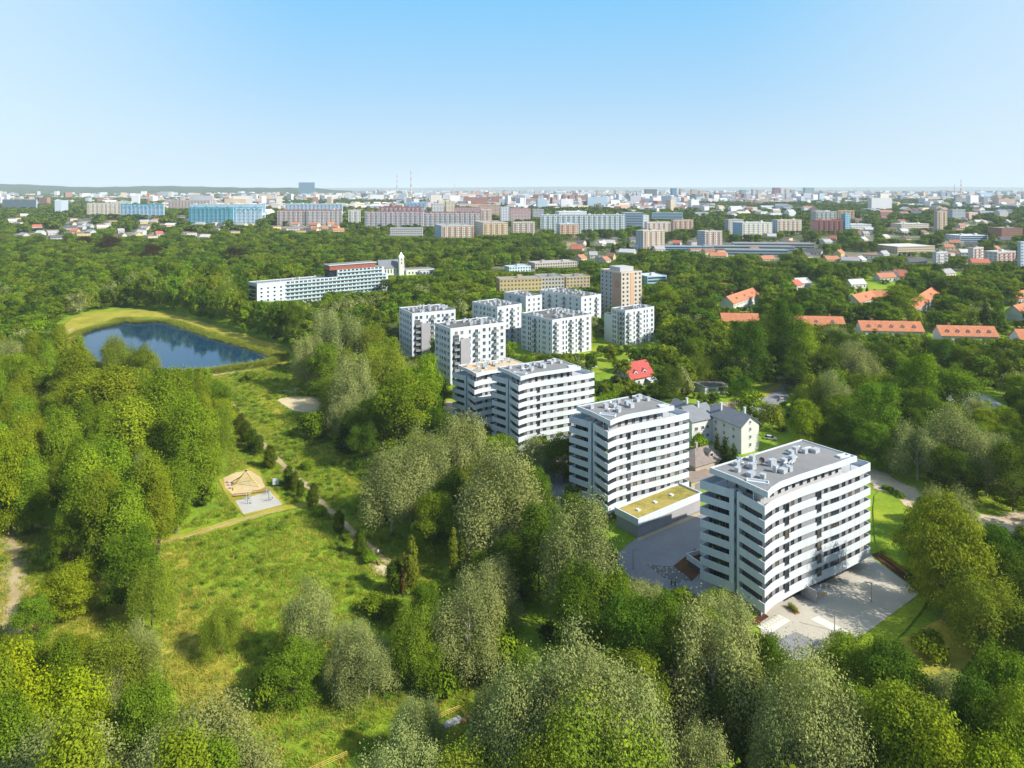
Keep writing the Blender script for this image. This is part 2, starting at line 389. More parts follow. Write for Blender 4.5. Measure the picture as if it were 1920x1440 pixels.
sheet('fitness_gravel', [(441, 940), (506, 922), (530, 947), (457, 965)], M_GRAVEL, fade=0, sm=0)
sheet('ball_court', [(518, 749), (560, 743), (600, 746), (614, 758), (592, 774), (556, 773), (533, 763)], M_SAND, fade=1.5)
sheet('old_slab', [(530, 733), (560, 726), (564, 729), (547, 738)], M_GRAVEL, fade=0, sm=0)
# --- water
wm, nt, N, L, p = nodes_of('pond_water'); c = geo(nt)
p.inputs['Base Color'].default_value = (.005, .036, .082, 1); p.inputs['Roughness'].default_value = .05; p.inputs['IOR'].default_value = 1.33
mp = N.new('ShaderNodeMapping'); mp.inputs['Scale'].default_value = (.25, 1, 1); L.new(c, mp.inputs[0])
bump(nt, noise(nt, .9, 3, .6, mp.outputs[0]), .10, .05, p)
POND = [(146, 634), (160, 624), (187, 616), (224, 607), (230, 600), (254, 606), (309, 604), (350, 617), (408, 637), (467, 653), (504, 665), (521, 672), (497, 681), (478, 685), (431, 691), (376, 698), (330, 703), (303, 705), (255, 702), (200, 692), (165, 668)]
sheet('pond_water', POND, wm, fade=0, sm=3)
# --- courts, roads
sheet('forecourt', [(1425, 1172), (1438, 1130), (1540, 1075), (1628, 1034), (1640, 1050), (1726, 1113), (1612, 1197), (1560, 1232), (1480, 1240), (1428, 1202)], M_PAVE, fade=0, sm=0)
sheet('bike_pad', [(1419, 1176), (1460, 1153), (1482, 1165), (1443, 1190)], M_WHITEPAD, fade=0, sm=0)
sheet('parking_bay', [(1452, 1205), (1492, 1186), (1540, 1208), (1500, 1236)], M_PAVE2, fade=0, sm=0)
sheet('parking_stripe', [(1520, 1163), (1534, 1156), (1600, 1190), (1590, 1198)], M_WHITEPAD, fade=0, sm=0)
sheet('flower_bed', [(1634, 1040), (1650, 1036), (1740, 1098), (1724, 1112)], M_SOIL, fade=0, sm=0)
sheet('corner_bed', [(1405, 1166), (1432, 1150), (1442, 1158), (1417, 1174)], M_SOIL, fade=0, sm=0)
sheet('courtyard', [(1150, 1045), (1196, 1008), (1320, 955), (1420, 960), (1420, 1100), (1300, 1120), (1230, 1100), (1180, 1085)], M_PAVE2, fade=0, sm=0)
sheet('courtyard_strip', [(1196, 1010), (1322, 957), (1322, 963), (1196, 1016)], M_TAN, fade=0, sm=0)
sheet('courtyard_bed', [(1262, 1063), (1304, 1030), (1330, 1060), (1296, 1092)], M_SOIL, fade=0, sm=0)
sheet('bike_park_gravel', [(1212, 1060), (1262, 1064), (1296, 1088), (1264, 1100)], M_SETTS, fade=0, sm=0)
sheet('upper_courtyard', [(985, 880), (1000, 858), (1060, 832), (1095, 845), (1110, 960), (1060, 965), (1010, 932)], M_TAN, fade=0, sm=0)
sheet('upper_court_shade', [(1003, 905), (1075, 868), (1115, 905), (1115, 970), (1058, 965), (1012, 935)], M_PAVE2, fade=0, sm=0)  # grey sheet painting the shade over the lower half of the tan court
sheet('lawn', [(990, 855), (1015, 846), (1040, 850), (1010, 862)], M_MEADOW, fade=.6, sm=0)
sheet('patio', [(805, 768), (840, 752), (875, 764), (862, 788), (820, 790)], M_TAN, fade=0, sm=0)
sheet('block_yard', [(760, 690), (900, 655), (1130, 640), (1240, 640), (1240, 660), (1130, 700), (1000, 720), (880, 770)], M_MEADOW, fade=1, sm=0)
sheet('block_lawn', [(1082, 690), (1105, 676), (1150, 672), (1135, 688), (1110, 696)], M_MEADOW, fade=1)
sheet('sandy_road', [(1560, 870), (1640, 896), (1700, 930), (1760, 960), (1830, 985), (1900, 985), (1990, 975)], M_ROADSAND, width=15)
sheet('side_lawn', [(1638, 930), (1672, 926), (1700, 955), (1690, 1000), (1655, 1040), (1640, 1020)], M_MEADOW, fade=1.5)
sheet('garden_lawn', [(1670, 1225), (1740, 1170), (1810, 1148), (1890, 1142), (1905, 1162), (1850, 1205), (1810, 1260), (1765, 1320), (1715, 1300)], M_DRY, fade=1.2)
sheet('forecourt_verge', [(1612, 1200), (1728, 1114), (1752, 1112), (1700, 1185), (1640, 1230)], M_MEADOW, fade=1.2)
sheet('villa_drive', [(1290, 790), (1312, 766), (1345, 758), (1420, 748), (1424, 758), (1330, 778), (1300, 800)], M_TAN, fade=0)
sheet('street', [(1395, 790), (1430, 762), (1455, 740), (1480, 718), (1515, 700), (1580, 690), (1640, 684)], M_PAVE2, width=11)
sheet('street_verge', [(1415, 742), (1440, 728), (1468, 712), (1474, 718), (1448, 738), (1422, 750)], M_DRY, fade=1)
sheet('car_park', [(1640, 700), (1700, 690), (1790, 715), (1880, 760), (1920, 790), (1910, 815), (1860, 800), (1780, 760), (1700, 728)], M_GRAVEL, fade=0)
sheet('yard', [(1285, 850), (1330, 835), (1380, 850), (1350, 890), (1300, 905)], M_PAVE2, fade=0)
# --- rim of low hills on the horizon
mh = ground_mat('wooded_hills', [(.3, (.03, .05, .02)), (.6, (.05, .08, .03)), (.8, (.10, .11, .06))], .004, .03, bumps=0)
mb = MB()
def ridge(y0, depth, xs_, hs):
    n = len(xs_); b = len(mb.v)
    for k, (f, g) in enumerate(((0, 0), (.35, .7), (.6, 1), (1, .5))):
        for x, h in zip(xs_, hs): mb.v.append((x, y0 + depth * f, 20 + (h - 20) * g))
    for k in range(3):
        for i in range(n - 1): mb.f.append((b + k * n + i, b + k * n + i + 1, b + (k + 1) * n + i + 1, b + (k + 1) * n + i)); mb.m.append(0)
X = np.linspace(-7600, -1500, 60)
ridge(6200, 2200, X, [92 + 42 * (.5 + .5 * math.sin(x * .0011 + 1.0)) * (.6 + .4 * math.sin(x * .0031)) * min(1, max(0, (-1500 - x) / 1600)) - 60 * max(0, 1 - (-1500 - x) / 700) + 3 * math.sin(x * .02) for x in X])
X = np.linspace(-16000, 26000, 120)
ridge(21000, 6000, X, [100 + 28 * math.sin(x * .00031 + .6) * math.sin(x * .00013 + 2) + 14 * max(0, math.sin(x * .0009)) for x in X])
mb.build('hills', mh, kind='structure')
KEEP = []                                   # what trees in front may not hide: (px from, px to, lowest visible row, distance)
# ================================================================== buildings
WHITE = paint((.545, .58, .61), .6, .09, .25, 'white_render', streak=True)
WHITE2 = paint((.50, .51, .52), .8, .08, .3, 'off_white_render')
LGREY = paint((.42, .415, .42), .8, .06, .5, 'light_grey_panel')
SHUTTER = paint((.44, .435, .43), .7, .08, .8, 'ribbed_panel')
MAUVE = paint((.33, .318, .33), .85, .07, .3, 'mauve_grey_render')
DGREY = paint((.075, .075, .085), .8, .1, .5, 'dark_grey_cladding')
MGREY = paint((.20, .20, .21), .85, .1, .5, 'mid_grey_cladding')
FELT = paint((.215, .212, .21), .95, .16, .12, 'roof_felt')
FELT_D = paint((.13, .125, .12), .95, .2, .15, 'dark_roof_felt')
SANDROOF = paint((.55, .40, .24), .95, .12, .2, 'sandy_roof_gravel')
ZINC = paint((.62, .64, .66), .4, .1, 1.5, 'zinc_vent', .5)
FRAME = paint((.09, .09, .10), .5, .05, 2, 'dark_window_frame')
FRAMEW = paint((.66, .66, .66), .5, .05, 2, 'white_window_frame')
GLASS = glass((.018, .022, .028), .07)
GLASS_B = glass((.02, .035, .05), .05, 'balcony_glass')
REDTILE = paint((.40, .075, .065), .8, .2, .8, 'red_roof_tile')
ORTILE = paint((.44, .17, .085), .85, .22, .5, 'orange_roof_tile')
SLATE = paint((.17, .18, .20), .6, .12, .6, 'grey_sheet_roof')
CREAM = paint((.56, .555, .53), .85, .1, .3, 'cream_render')
EARTH = paint((.40, .33, .26), .9, .15, .4, 'brown_stucco')
STEEL = paint((.30, .31, .32), .45, .1, 2, 'galvanised_steel', .6)
BLACK = paint((.02, .02, .022), .5, .05, 2, 'black_metal')
E33 = None

# shared small pieces, each built once ------------------------------------------------
def window_mesh(w, h, mats, mull=1, sill=True, depth=.14):
    """frame with a pane set back in it; faces -y, its foot in the middle of the opening's lower edge"""
    mb = MB(); t = .07
    mb.box(-w / 2, -w / 2 + t, -depth, 0, 0, h, 0); mb.box(w / 2 - t, w / 2, -depth, 0, 0, h, 0)
    mb.box(-w / 2 + t, w / 2 - t, -depth, 0, h - t, h, 0); mb.box(-w / 2 + t, w / 2 - t, -depth, 0, 0, t, 0)
    for k in range(mull):
        x = -w / 2 + w * (k + 1) / (mull + 1); mb.box(x - .035, x + .035, -depth + .02, 0, t, h - t, 0)
    mb.quad((-w / 2 + t, -.045, t), (w / 2 - t, -.045, t), (w / 2 - t, -.045, h - t), (-w / 2 + t, -.045, h - t), 1)
    if sill: mb.box(-w / 2 - .06, w / 2 + .06, -depth - .10, 0, -.06, -.004, 0)
    return mb.mesh('window', mats)
_WM = {}
def window(parent, x, y, z, ang, w, h, white=False, mull=1, name='window', sill=True):
    k = (w, h, white, mull, sill)
    if k not in _WM: _WM[k] = window_mesh(w, h, [FRAMEW if white else FRAME, GLASS], mull, sill)
    return link(name, _WM[k], parent, (x, y, z), ang)
def panel_mesh():
    mb = MB(); mb.box(-.5, .5, -.05, 0, 0, 1, 0)
    for k in range(5):
        x = -.42 + k * .2; mb.box(x - .035, x + .035, -.13, -.05, 0, 1, 0)
    return mb.mesh('facade_panel', SHUTTER)
PANEL = panel_mesh()
def vent_mesh(sx, sy, sz):
    mb = MB(); mb.box(-sx / 2, sx / 2, -sy / 2, sy / 2, 0, sz, 0)
    mb.box(-sx / 2 - .08, sx / 2 + .08, -sy / 2 - .08, sy / 2 + .08, sz, sz + .08, 0)
    for k in range(3): mb.box(-sx / 2 - .02, -sx / 2, -sy * .38, sy * .38, sz * (.2 + .22 * k), sz * (.3 + .22 * k), 1)
    return mb.mesh('roof_vent', [ZINC, STEEL])
VENTS = [vent_mesh(1.1, 1.0, 1.0), vent_mesh(1.4, 1.0, 1.25), vent_mesh(1.7, 1.2, .9), vent_mesh(.9, .9, 1.5)]
def duct_mesh():
    mb = MB(); pts = [(math.cos(a) * .8, math.sin(a) * .55, .55) for a in np.linspace(-.4, 3.9, 9)]
    mb.path(pts, .2, 7, 0); mb.tube((pts[0][0], pts[0][1], 0), pts[0], .2, .2, 7, 0); mb.tube((pts[-1][0], pts[-1][1], 0), pts[-1], .2, .2, 7, 0)
    mb.path([(1.2, -.5, .35), (3.0, -.35, .35)], .2, 7, 0); mb.path([(1.25, 0, .35), (3.0, .15, .35)], .2, 7, 0); mb.box(1.4, 1.6, -.6, .3, 0, .2, 0); mb.box(2.6, 2.8, -.6, .3, 0, .2, 0)
    return mb.mesh('air_duct', ZINC)
DUCT = duct_mesh()
def dish_mesh():
    mb = MB(); mb.tube((0, 0, 0), (0, 0, 1.1), .05, .05, 6, 0)
    d = Vector((-.5, -.75, .45)).normalized(); c = Vector((0, 0, 1.25)); u = d.orthogonal().normalized(); w = d.cross(u)
    rings = [(.0, -.12), (.35, -.08), (.65, .05)]
    v = [c + d * rings[0][1]]
    for r, o in rings[1:]:
        for k in range(12): v.append(c + d * o + (u * math.cos(k * math.pi / 6) + w * math.sin(k * math.pi / 6)) * r)
    f = [(0, 1 + k, 1 + (k + 1) % 12) for k in range(12)] + [(1 + k, 13 + k, 13 + (k + 1) % 12, 1 + (k + 1) % 12) for k in range(12)]
    mb.add(v, f, 0); mb.tube(c, c + d * .5, .02, .02, 5, 0)
    return mb.mesh('satellite_dish', BLACK)
DISH = dish_mesh()
def hatch_mesh(sx, sy):
    mb = MB(); o = [(-sx / 2, -sy / 2), (sx / 2, -sy / 2), (sx / 2, sy / 2), (-sx / 2, sy / 2)]
    mb.ring(o, inset(o, .22), 0, .45, 0); mb.prism(inset(o, .225), 0, .12, 1); return mb.mesh('skylight', [WHITE, WHITE2])

POT = MB(); POT.tube((0, 0, 0), (0, 0, .45), .18, .24, 8, 0); POT.ball((0, 0, .85), .38, .38, .5, 1, 7, 5); POT.ball((.2, .1, .7), .3, .25, .35, 1, 6, 4); POT = POT.mesh('potted_plant', [EARTH, paint((.09, .15, .03), .9, .3, 3, 'pot_leaves')])
SEAT = MB(); SEAT.box(-.3, .3, -.3, .3, .38, .46, 0); SEAT.box(-.3, .3, .26, .32, .46, .95, 0)
for sx_ in (-.26, .26):
    for sy_ in (-.26, .26): SEAT.box(sx_ - .03, sx_ + .03, sy_ - .03, sy_ + .03, 0, .38, 0)
SEAT = SEAT.mesh('balcony_chair', paint((.42, .26, .14), .8, .1, 1, 'chair_wood'))
def tower(label, F, ang, Ln, rows, wins, zb=2.7, storey=2.88, roofmat=FELT, vents=(), podium=None, depth=16.5, extra=''):
    """white block of flats with wavy balcony bands; F = front corner on the ground, x along the long front, y back along the short side"""
    root = thing('apartment_tower', label, 'apartment block', (F[0], F[1], 0), ang, 'white blocks of flats with wavy balcony bands')
    wp = [(0, 0), (.147, 1.0), (.32, 1.1), (.51, .72), (.70, .30), (.87, .22), (1, .35)]
    def wave(u):
        t = min(max(u / Ln, 0), 1)
        for (a, p), (b, q) in zip(wp[:-1], wp[1:]):
            if t <= b:
                s = (t - a) / (b - a); s = s * s * (3 - 2 * s) if a > 0 else 1 - (1 - s) ** 1.6
                return p + (q - p) * s
        return wp[-1][1]
    def wang(u): return math.atan2(wave(u + .4) - wave(u - .4), .8)
    us = [Ln * k / 26 for k in range(27)]
    dv = depth / 17.0
    front = [(u, wave(u)) for u in us]
    right = [(Ln + .25, 1.2), (Ln - .9, depth * .5), (Ln - .5, depth - 1.5), (Ln - 1.6, depth - .5)]
    lw0, lw1, slot, rw1 = (-1.0, 17.0 * dv), (1.05, 9.0 * dv), 2.2, (1.15, 8.25 * dv)
    out = front + right + [(.6, 17.0 * dv), lw0, lw1, (slot, 9.0 * dv), (slot, 8.25 * dv), rw1]
    # body: set back from the bands; deep loggias along the short side
    bf = [(u, wave(u) + .42) for u in us if 1.5 <= u <= Ln - 2.2]
    body = bf + [(Ln - 2.5, 2.2), (Ln - 2.8, depth - 2), (2.2, 15.6 * dv), (.45, 15.6 * dv), (2.15, 9.3 * dv), (2.15, 8.0 * dv), (1.25, wave(1.5) + 1.2)]
    ztop = zb + .49 + storey * rows + 2.88 * .0
    b1 = zb + 3.37                                     # underside of the second band
    z_of = [(zb, zb + 2.06)] + [(b1 + storey * k, b1 + storey * k + (1.65 if k < rows - 1 else 1.9)) for k in range(rows)]
    zpar = z_of[-1][1]; zdeck = zpar - 1.25
    mb = MB(); mb.prism(body, zb, zdeck, 0); mb.build('wall', LGREY, root)
    base = [(2.3, 2.6)] + [(u, wave(u) + 2.2) for u in us if 3 <= u <= Ln - 3] + [(Ln - 3, depth - 2.5), (2.6, depth - 3), (3.2, 9)]
    mb = MB(); mb.prism(base, -.3, zb + .05, 0); mb.build('base_wall', MAUVE if podium is None else MAUVE, root)
    for i in range(int((Ln - 16) / 2.2)):
        u = 12 + i * 2.2; window(root, u, wave(u) + 2.19, .15, wang(u), 1.9, 2.3, False, 1, sill=False)
    inn = inset(out, .16)
    for k, (z0, z1) in enumerate(z_of):
        mb = MB(); mb.ring(out, inn, z0, z1, 0); mb.prism(inn, z0 + .02, z0 + .3, 0)
        mb.build('balcony_band', WHITE, root)
        if k < len(z_of) - 1:
            zn = z_of[k + 1][0]
            # glass rail at the open corner
            for a, b in (((.06, .06), (1.5, wave(1.5) + .06)), ((.06, .1), rw1)):
                pass
    # piers beside the recessed slot, and a dark box painting the slot's shade
    for (a, b) in ((lw1, lw0), (rw1, (0, 0))):
        d = (Vector(b) - Vector(a)).normalized(); n = Vector((-d.y, d.x)) if a is lw1 else Vector((-d.y, d.x))
        if n.x < 0: n = -n
        a2 = Vector(a) - n * .012; b2 = a2 + d * (1.05 if a is lw1 else .7)
        q = [tuple(a2), tuple(b2), tuple(b2 + n * 1.0), tuple(a2 + n * 1.0)]
        if sum(q[i - 1][0] * q[i][1] - q[i][0] * q[i - 1][1] for i in range(4)) < 0: q.reverse()
        mb = MB(); mb.prism(q, zb - .004, zpar + .006, 0); mb.build('pier', WHITE, root)
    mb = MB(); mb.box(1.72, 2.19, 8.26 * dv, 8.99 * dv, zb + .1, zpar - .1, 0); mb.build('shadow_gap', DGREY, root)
    # windows in the loggias of the short side
    for k in range(rows):
        z = z_of[k][1] - .5; h = z_of[k + 1][0] - z - .02
        # glazing of the two wings
        for p0, p1, n in (((.45, 15.6 * dv), (2.0, 9.75 * dv), 3), ((2.1, 7.4 * dv), (1.25, wave(1.5) + 1.2), 3)):
            a, b = Vector(p0), Vector(p1); d = b - a; L_ = d.length; aa = math.atan2(d.y, d.x)
            for i in range(n):
                c = a + d * ((i + .5) / n); w = L_ / n - .06
                window(root, c.x, c.y, z, aa, round(w, 2), round(h, 2), False, 1 + (i + k) % 2, sill=False)
        # open corner: dark window facing the long front
        window(root, 1.55 + .75, wave(2.2) + .41, z, wang(2.2), 1.35, round(h, 2), False, 0, sill=False)
        for (u, w, tall) in wins:
            a = wang(u)
            if tall:
                window(root, u, wave(u) - .01 + .0, z_of[k][1] - .55, a, w, round(z_of[k + 1][0] - z_of[k][1] + .53, 2), False, 0)
            else:
                window(root, u, wave(u) + .41, z, a, w, round(h, 2), False, 1 if w < 2 else 2, sill=False)
        edges = [3.0] + [e for (u, w, t) in wins for e in (u - w / 2 - .08, u + w / 2 + .08)] + [Ln - 2.3]
        for i in range(0, len(edges), 2):
            a0, a1 = edges[i], edges[i + 1]
            n = max(1, round((a1 - a0) / 1.5)) if a1 - a0 > .5 else 0
            for j in range(n):
                w = (a1 - a0) / n; u = a0 + w * (j + .5)
                pn = link('facade_panel', PANEL, root, (u, wave(u) + .415, z), wang(u)); pn.scale = (w - .05, 1, h)
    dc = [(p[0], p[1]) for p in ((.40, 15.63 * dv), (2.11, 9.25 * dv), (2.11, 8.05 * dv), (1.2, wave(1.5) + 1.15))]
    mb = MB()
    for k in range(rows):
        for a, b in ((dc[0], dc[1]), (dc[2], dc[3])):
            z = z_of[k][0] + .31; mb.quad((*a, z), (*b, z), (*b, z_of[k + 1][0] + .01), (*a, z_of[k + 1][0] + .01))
    mb.build('loggia_backing', DGREY, root)  # the loggias' darkness is put into these dark wall sheets
    # set-back top storey, columns, roof
    zr0, zr1 = zdeck + 2.95, zdeck + 4.25
    ph = [(3.6, wave(3) + 3.0)] + [(u, wave(u) + 2.0) for u in us if 6 <= u <= Ln - 9] + [(Ln - 8, 3), (Ln - 9, depth - 4.5), (3.6, depth - 4.0), (4.4, 8.6 * dv)]
    mb = MB(); mb.prism(ph, zdeck + .02, zr0 + .02, 0); mb.build('penthouse_wall', LGREY, root)
    n = int((Ln - 14) / 2.6)
    for i in range(n):
        u = 6.6 + i * 2.6; window(root, u, wave(u) + 2.0, zdeck + .75, wang(u), .95, 2.0, False, 0, sill=False)
    for v, n in ((11.5, 3), (6, 3)):
        for i in range(1): window(root, 3.75 + (.35 if v > 8 else .3), v, zdeck + .6, -math.pi / 2 - .09 * (1 if v > 8 else -1), 3.2, 2.1, False, 2, sill=False)
    roof = [(.64, -.3), (3.5, .62), (7.5, 1.28)] + [(u, wave(u) + .12) for u in us if 10 <= u <= Ln - 7] + [(Ln - 6.2, .15), (Ln - 7.0, 14.6 * dv), (.66, 15.6 * dv), (1.15, 8.7 * dv)]
    mb = MB(); mb.ring(roof, inset(roof, .28), zr0, zr1, 0); mb.prism(inset(roof, .27), zr0 + .03, zr1 - .25, 0, 1); mb.build('roof', [WHITE, roofmat], root)
    mb = MB()
    for x, y in ((1.5, .9), (1.6, 3.4)): mb.tube((x, y + .6, zdeck), (x, y + .6, zr0), .09, .09, 8)
    mb.build('column', WHITE, root)
    mb = MB(); mb.tube((Ln - 7.0, 1.3, zdeck), (Ln - 7.0, 1.3, zr0), .09, .09, 8); mb.build('column', WHITE, root)
    rp = random.Random(int(F[0] * 10)); nf = 0
    for k in range(rows):                                  # pots and seats on the balconies
        for (u, v, r0) in ((.75, 1.6, .32), (1.05, 4.4, .28), (1.35, 6.2, .25), (.62, 12.6 * dv, .3), (.2, 14.2 * dv, .28)):
            if rp.random() < .4:
                link('potted_plant', POT, root, (u, v, z_of[k][0] + .31), rp.uniform(0, 6)).scale = (1, 1, rp.uniform(1.1, 1.45))
            elif rp.random() < .4: link('balcony_chair', SEAT, root, (u + .2, v, z_of[k][0] + .31), rp.uniform(0, 6))
    zd = zr1 - .25
    for (u, v, m, r) in vents:
        me = DUCT if m == 'd' else DISH if m == 's' else VENTS[m]
        link(me.name.split('.')[0], me, root, (u, v, zd), r)
    link('skylight', hatch_mesh(4.6, 1.7), root, (3.3, 4.2, zd), -.95); link('skylight', hatch_mesh(3.2, 1.4), root, (Ln - 8.6, 2.2, zd), -.2)
    M = Matrix.Rotation(ang, 3, 'Z')
    footprint([(M @ Vector((*p, 0)) + Vector((F[0], F[1], 0)))[:2] for p in inset(out, -1.5)])
    return root, wave, z_of

WK = 1.2
WINS_C = [(3.4, .95, 0), (6.0, .95, 0), (9.0, 1.2, 1), (11.6, .95, 0), (14.2, .95, 0), (20.5, 1.25, 1), (23.5, .95, 0), (26.7, 2.9, 0), (30.1, 1.1, 0), (32.7, .95, 0), (35.8, 1.5, 0)]
WINS_B = [(3.3, 1.0, 0), (5.8, .8, 0), (8.4, 1.0, 1), (11.0, 1.1, 0), (13.8, .9, 0), (17.2, 2.4, 0), (20.8, 1.0, 0), (23.2, .8, 0), (26.4, 1.3, 0)]
WINS_C = [(u, w * (WK if w < 2 else 1), t) for u, w, t in WINS_C]; WINS_B = [(u, w * (WK if w < 2 else 1), t) for u, w, t in WINS_B]
VC = [(4.5, 10.4, 0, .1), (8.6, 9.5, 1, 0), (9.2, 10.6, 'd', .3), (7.0, 12.6, 0, 0), (8.8, 12.9, 'd', .9), (12.6, 12.7, 1, .2), (12.0, 9.6, 's', 0), (13.4, 8.2, 3, 0), (15.2, 8.8, 0, 0), (11.4, 5.6, 3, .1), (12.6, 4.4, 2, .1), (16.6, 6.3, 'd', .2), (17.6, 7.6, 0, 0), (14.6, 4.2, 0, 0),
      (20.2, 7.3, 1, 0), (21.4, 7.8, 'd', 2.9), (23.4, 9.8, 0, 0), (25.8, 10.2, 1, 0), (27.0, 8.6, 0, 0), (28.0, 10.6, 'd', -.4), (29.6, 7.4, 2, 0), (6.2, 5.0, 0, .3), (5.0, 7.2, 2, 0)]
VB = [(3.4, 11.6, 0, 0), (7.2, 9.8, 1, 0), (9.4, 8.6, 1, .2), (9.2, 6.4, 0, 0), (6.2, 6.8, 'd', .2), (10.8, 11.4, 'd', 0), (12.3, 10.2, 3, 0), (13.6, 8.2, 3, .2), (13.8, 6.1, 1, 0), (15.6, 9.0, 'd', .7), (17.5, 10.8, 's', 0), (19.2, 9.6, 0, 0), (21.5, 11.3, 1, 0), (22.4, 8.6, 0, 0), (8.0, 5.0, 0, .1)]
tower('tall white block with wavy balcony bands, nearest the paved forecourt and lamp posts', (52.9, 145.1), R(33.7), 41.2, 7, WINS_C, vents=VC)
tC = ((52.9, 145.1), R(33.7))
tower('white wavy-banded block with a low moss-roofed wing at its foot, middle of the row', (26.2, 189.4), R(31.5), 31.2, 7, WINS_B, vents=VB, podium=True)
tower('white wavy-banded block behind the tan driveway, beside the sandy-roofed block', (2.2, 233.5), R(31.3), 32.5, 7, [(u * 1.04, w, t) for u, w, t in WINS_B], vents=[(u * 1.04, v, m, r + .2) for u, v, m, r in VB])
tower('lower white wavy-banded block with a sand-coloured roof beside the white flats', (-14.0, 258.8), R(31.3), 31, 5, [(u, w, t) for u, w, t in WINS_B], roofmat=SANDROOF, vents=[(u * .95, v, m, r - .3) for u, v, m, r in VB if m != 's'])

# low wing with the planted roof, beside the middle tower
def low_wing():
    p = [W(1196.7, 1010.1), W(1330, 951), None, None]
    a = Vector(p[0][:2]); b = Vector(p[1][:2]); d = (b - a).normalized(); n = Vector((-d.y, d.x))
    b = a + d * 26.5
    poly = [a, b, b + n * 8.6, a + n * 8.6]
    root = thing('green_roof_wing', 'low wing with a yellowing planted roof and white rim between the towers', 'low building', (a.x, a.y, 0), 0)
    q = [tuple(v - a) for v in poly]
    mb = MB(); mb.prism(inset(q, .35), -.2, 3.3, 0); mb.build('wall', MAUVE, root)
    mb = MB(); mb.ring(q, inset(q, .35), 3.27, 5.13, 0); mb.prism(inset(q, .34), 3.3, 4.6, 0); mb.build('roof_rim', WHITE, root)
    mb = MB(); i = inset(q, .36); mb.v = [(*v, 4.62) for v in i]; mb.f = [(0, 1, 2, 3)]; mb.m = [0]; mb.build('planted_roof', M_SEDUM, root)
    for k in range(3):
        c = d * (4.5 + 7.2 * k) + n * (4.2 + .3 * k); m2 = MB(); m2.rbox((0, 0), 1.0, 1.0, 0, .35, math.atan2(d.y, d.x), 0)
        m2.build('roof_hatch', WHITE, root, (c.x, c.y, 4.63))
    footprint([tuple(v) for v in poly])
low_wing()
def terrace_box(pix, h, label, rimcol=WHITE):
    a, b = (Vector(W(*q)[:2]) for q in pix); d = (b - a).normalized(); n = Vector((-d.y, d.x)); Lx = (b - a).length
    root = thing('terrace_wall', label, 'terrace', (a.x, a.y, 0), math.atan2(d.y, d.x))
    q = [(0, 0), (Lx, 0), (Lx, 4.2), (0, 4.2)]
    mb = MB(); mb.prism(inset(q, .2), -.2, h - 1.4, 0); mb.build('wall', DGREY, root)
    mb = MB(); mb.ring(q, inset(q, .2), h - 1.42, h, 0); mb.prism(inset(q, .19), h - 1.38, h - 1.1, 0, 1); mb.build('parapet', [rimcol, M_SOIL], root)
terrace_box([(1287, 1062), (1318, 1084)], 3.2, 'small white-railed terrace box standing at the foot of the nearest tower')
terrace_box([(905, 800), (945, 838)], 3.6, 'white terrace parapet between the sandy-roofed block and its neighbour')

# ------------------------------------------------------------------ the white flats behind
BAL = MB(); BAL.box(-1.3, 1.3, -1.35, 0, 0, .16, 0); BAL.box(-1.3, 1.3, -1.37, -1.33, .16, 1.12, 1); BAL.box(-1.32, -1.28, -1.33, 0, .16, 1.12, 1); BAL.box(1.28, 1.32, -1.33, 0, .16, 1.12, 1)
RAILM = paint((.27, .30, .30), .3, .1, 2, 'balcony_rail', .2)
BALM = BAL.mesh('balcony', [WHITE2, RAILM])
DOORW = window_mesh(1.7, 2.15, [FRAMEW, GLASS], 1, False)
def facade(root, p0, p1, floors, spec, z0=.9, sh=3.0, white=True, skip=()):
    """windows and balconies along the wall p0 -> p1 (outside is on the right hand side of that walk)"""
    a, b = Vector(p0), Vector(p1); d = b - a; Lx = d.length; d.normalize(); ang = math.atan2(d.y, d.x); n = Vector((d.y, -d.x))
    for f in range(floors):
        for (t, kind) in spec:
            if (f, t) in skip: continue
            c = a + d * (t * Lx) + n * .01; z = z0 + f * sh
            if kind == 'w': window(root, c.x, c.y, z - .1, ang, 1.5, 1.75, white, 1, sill=False)
            elif kind == 'n': window(root, c.x, c.y, z - .2, ang, .95, 1.85, white, 0, sill=False)
            elif kind == 'b':
                link('balcony_door', DOORW, root, (c.x, c.y, z - .65), ang)
                if f: link('balcony', BALM, root, (c.x + n.x * .01, c.y + n.y * .01, z - .85), ang)
def parapet_roof(root, poly, z, felt, mat=WHITE, h=.55):
    mb = MB(); mb.ring(poly, inset(poly, .3), z - .02, z + h, 0); mb.prism(inset(poly, .29), z - .5, z + .05, 0, 1); mb.build('roof', [mat, felt], root)
def vents_on(root, L1, L2, z, n, seed):
    r = random.Random(seed)
    for _ in range(n):
        link('roof_vent', VENTS[r.randrange(4)], root, (r.uniform(1.5, L1 - 1.5), r.uniform(1.5, L2 - 1.5), z + .06), r.choice((0, .1, 1.57)))
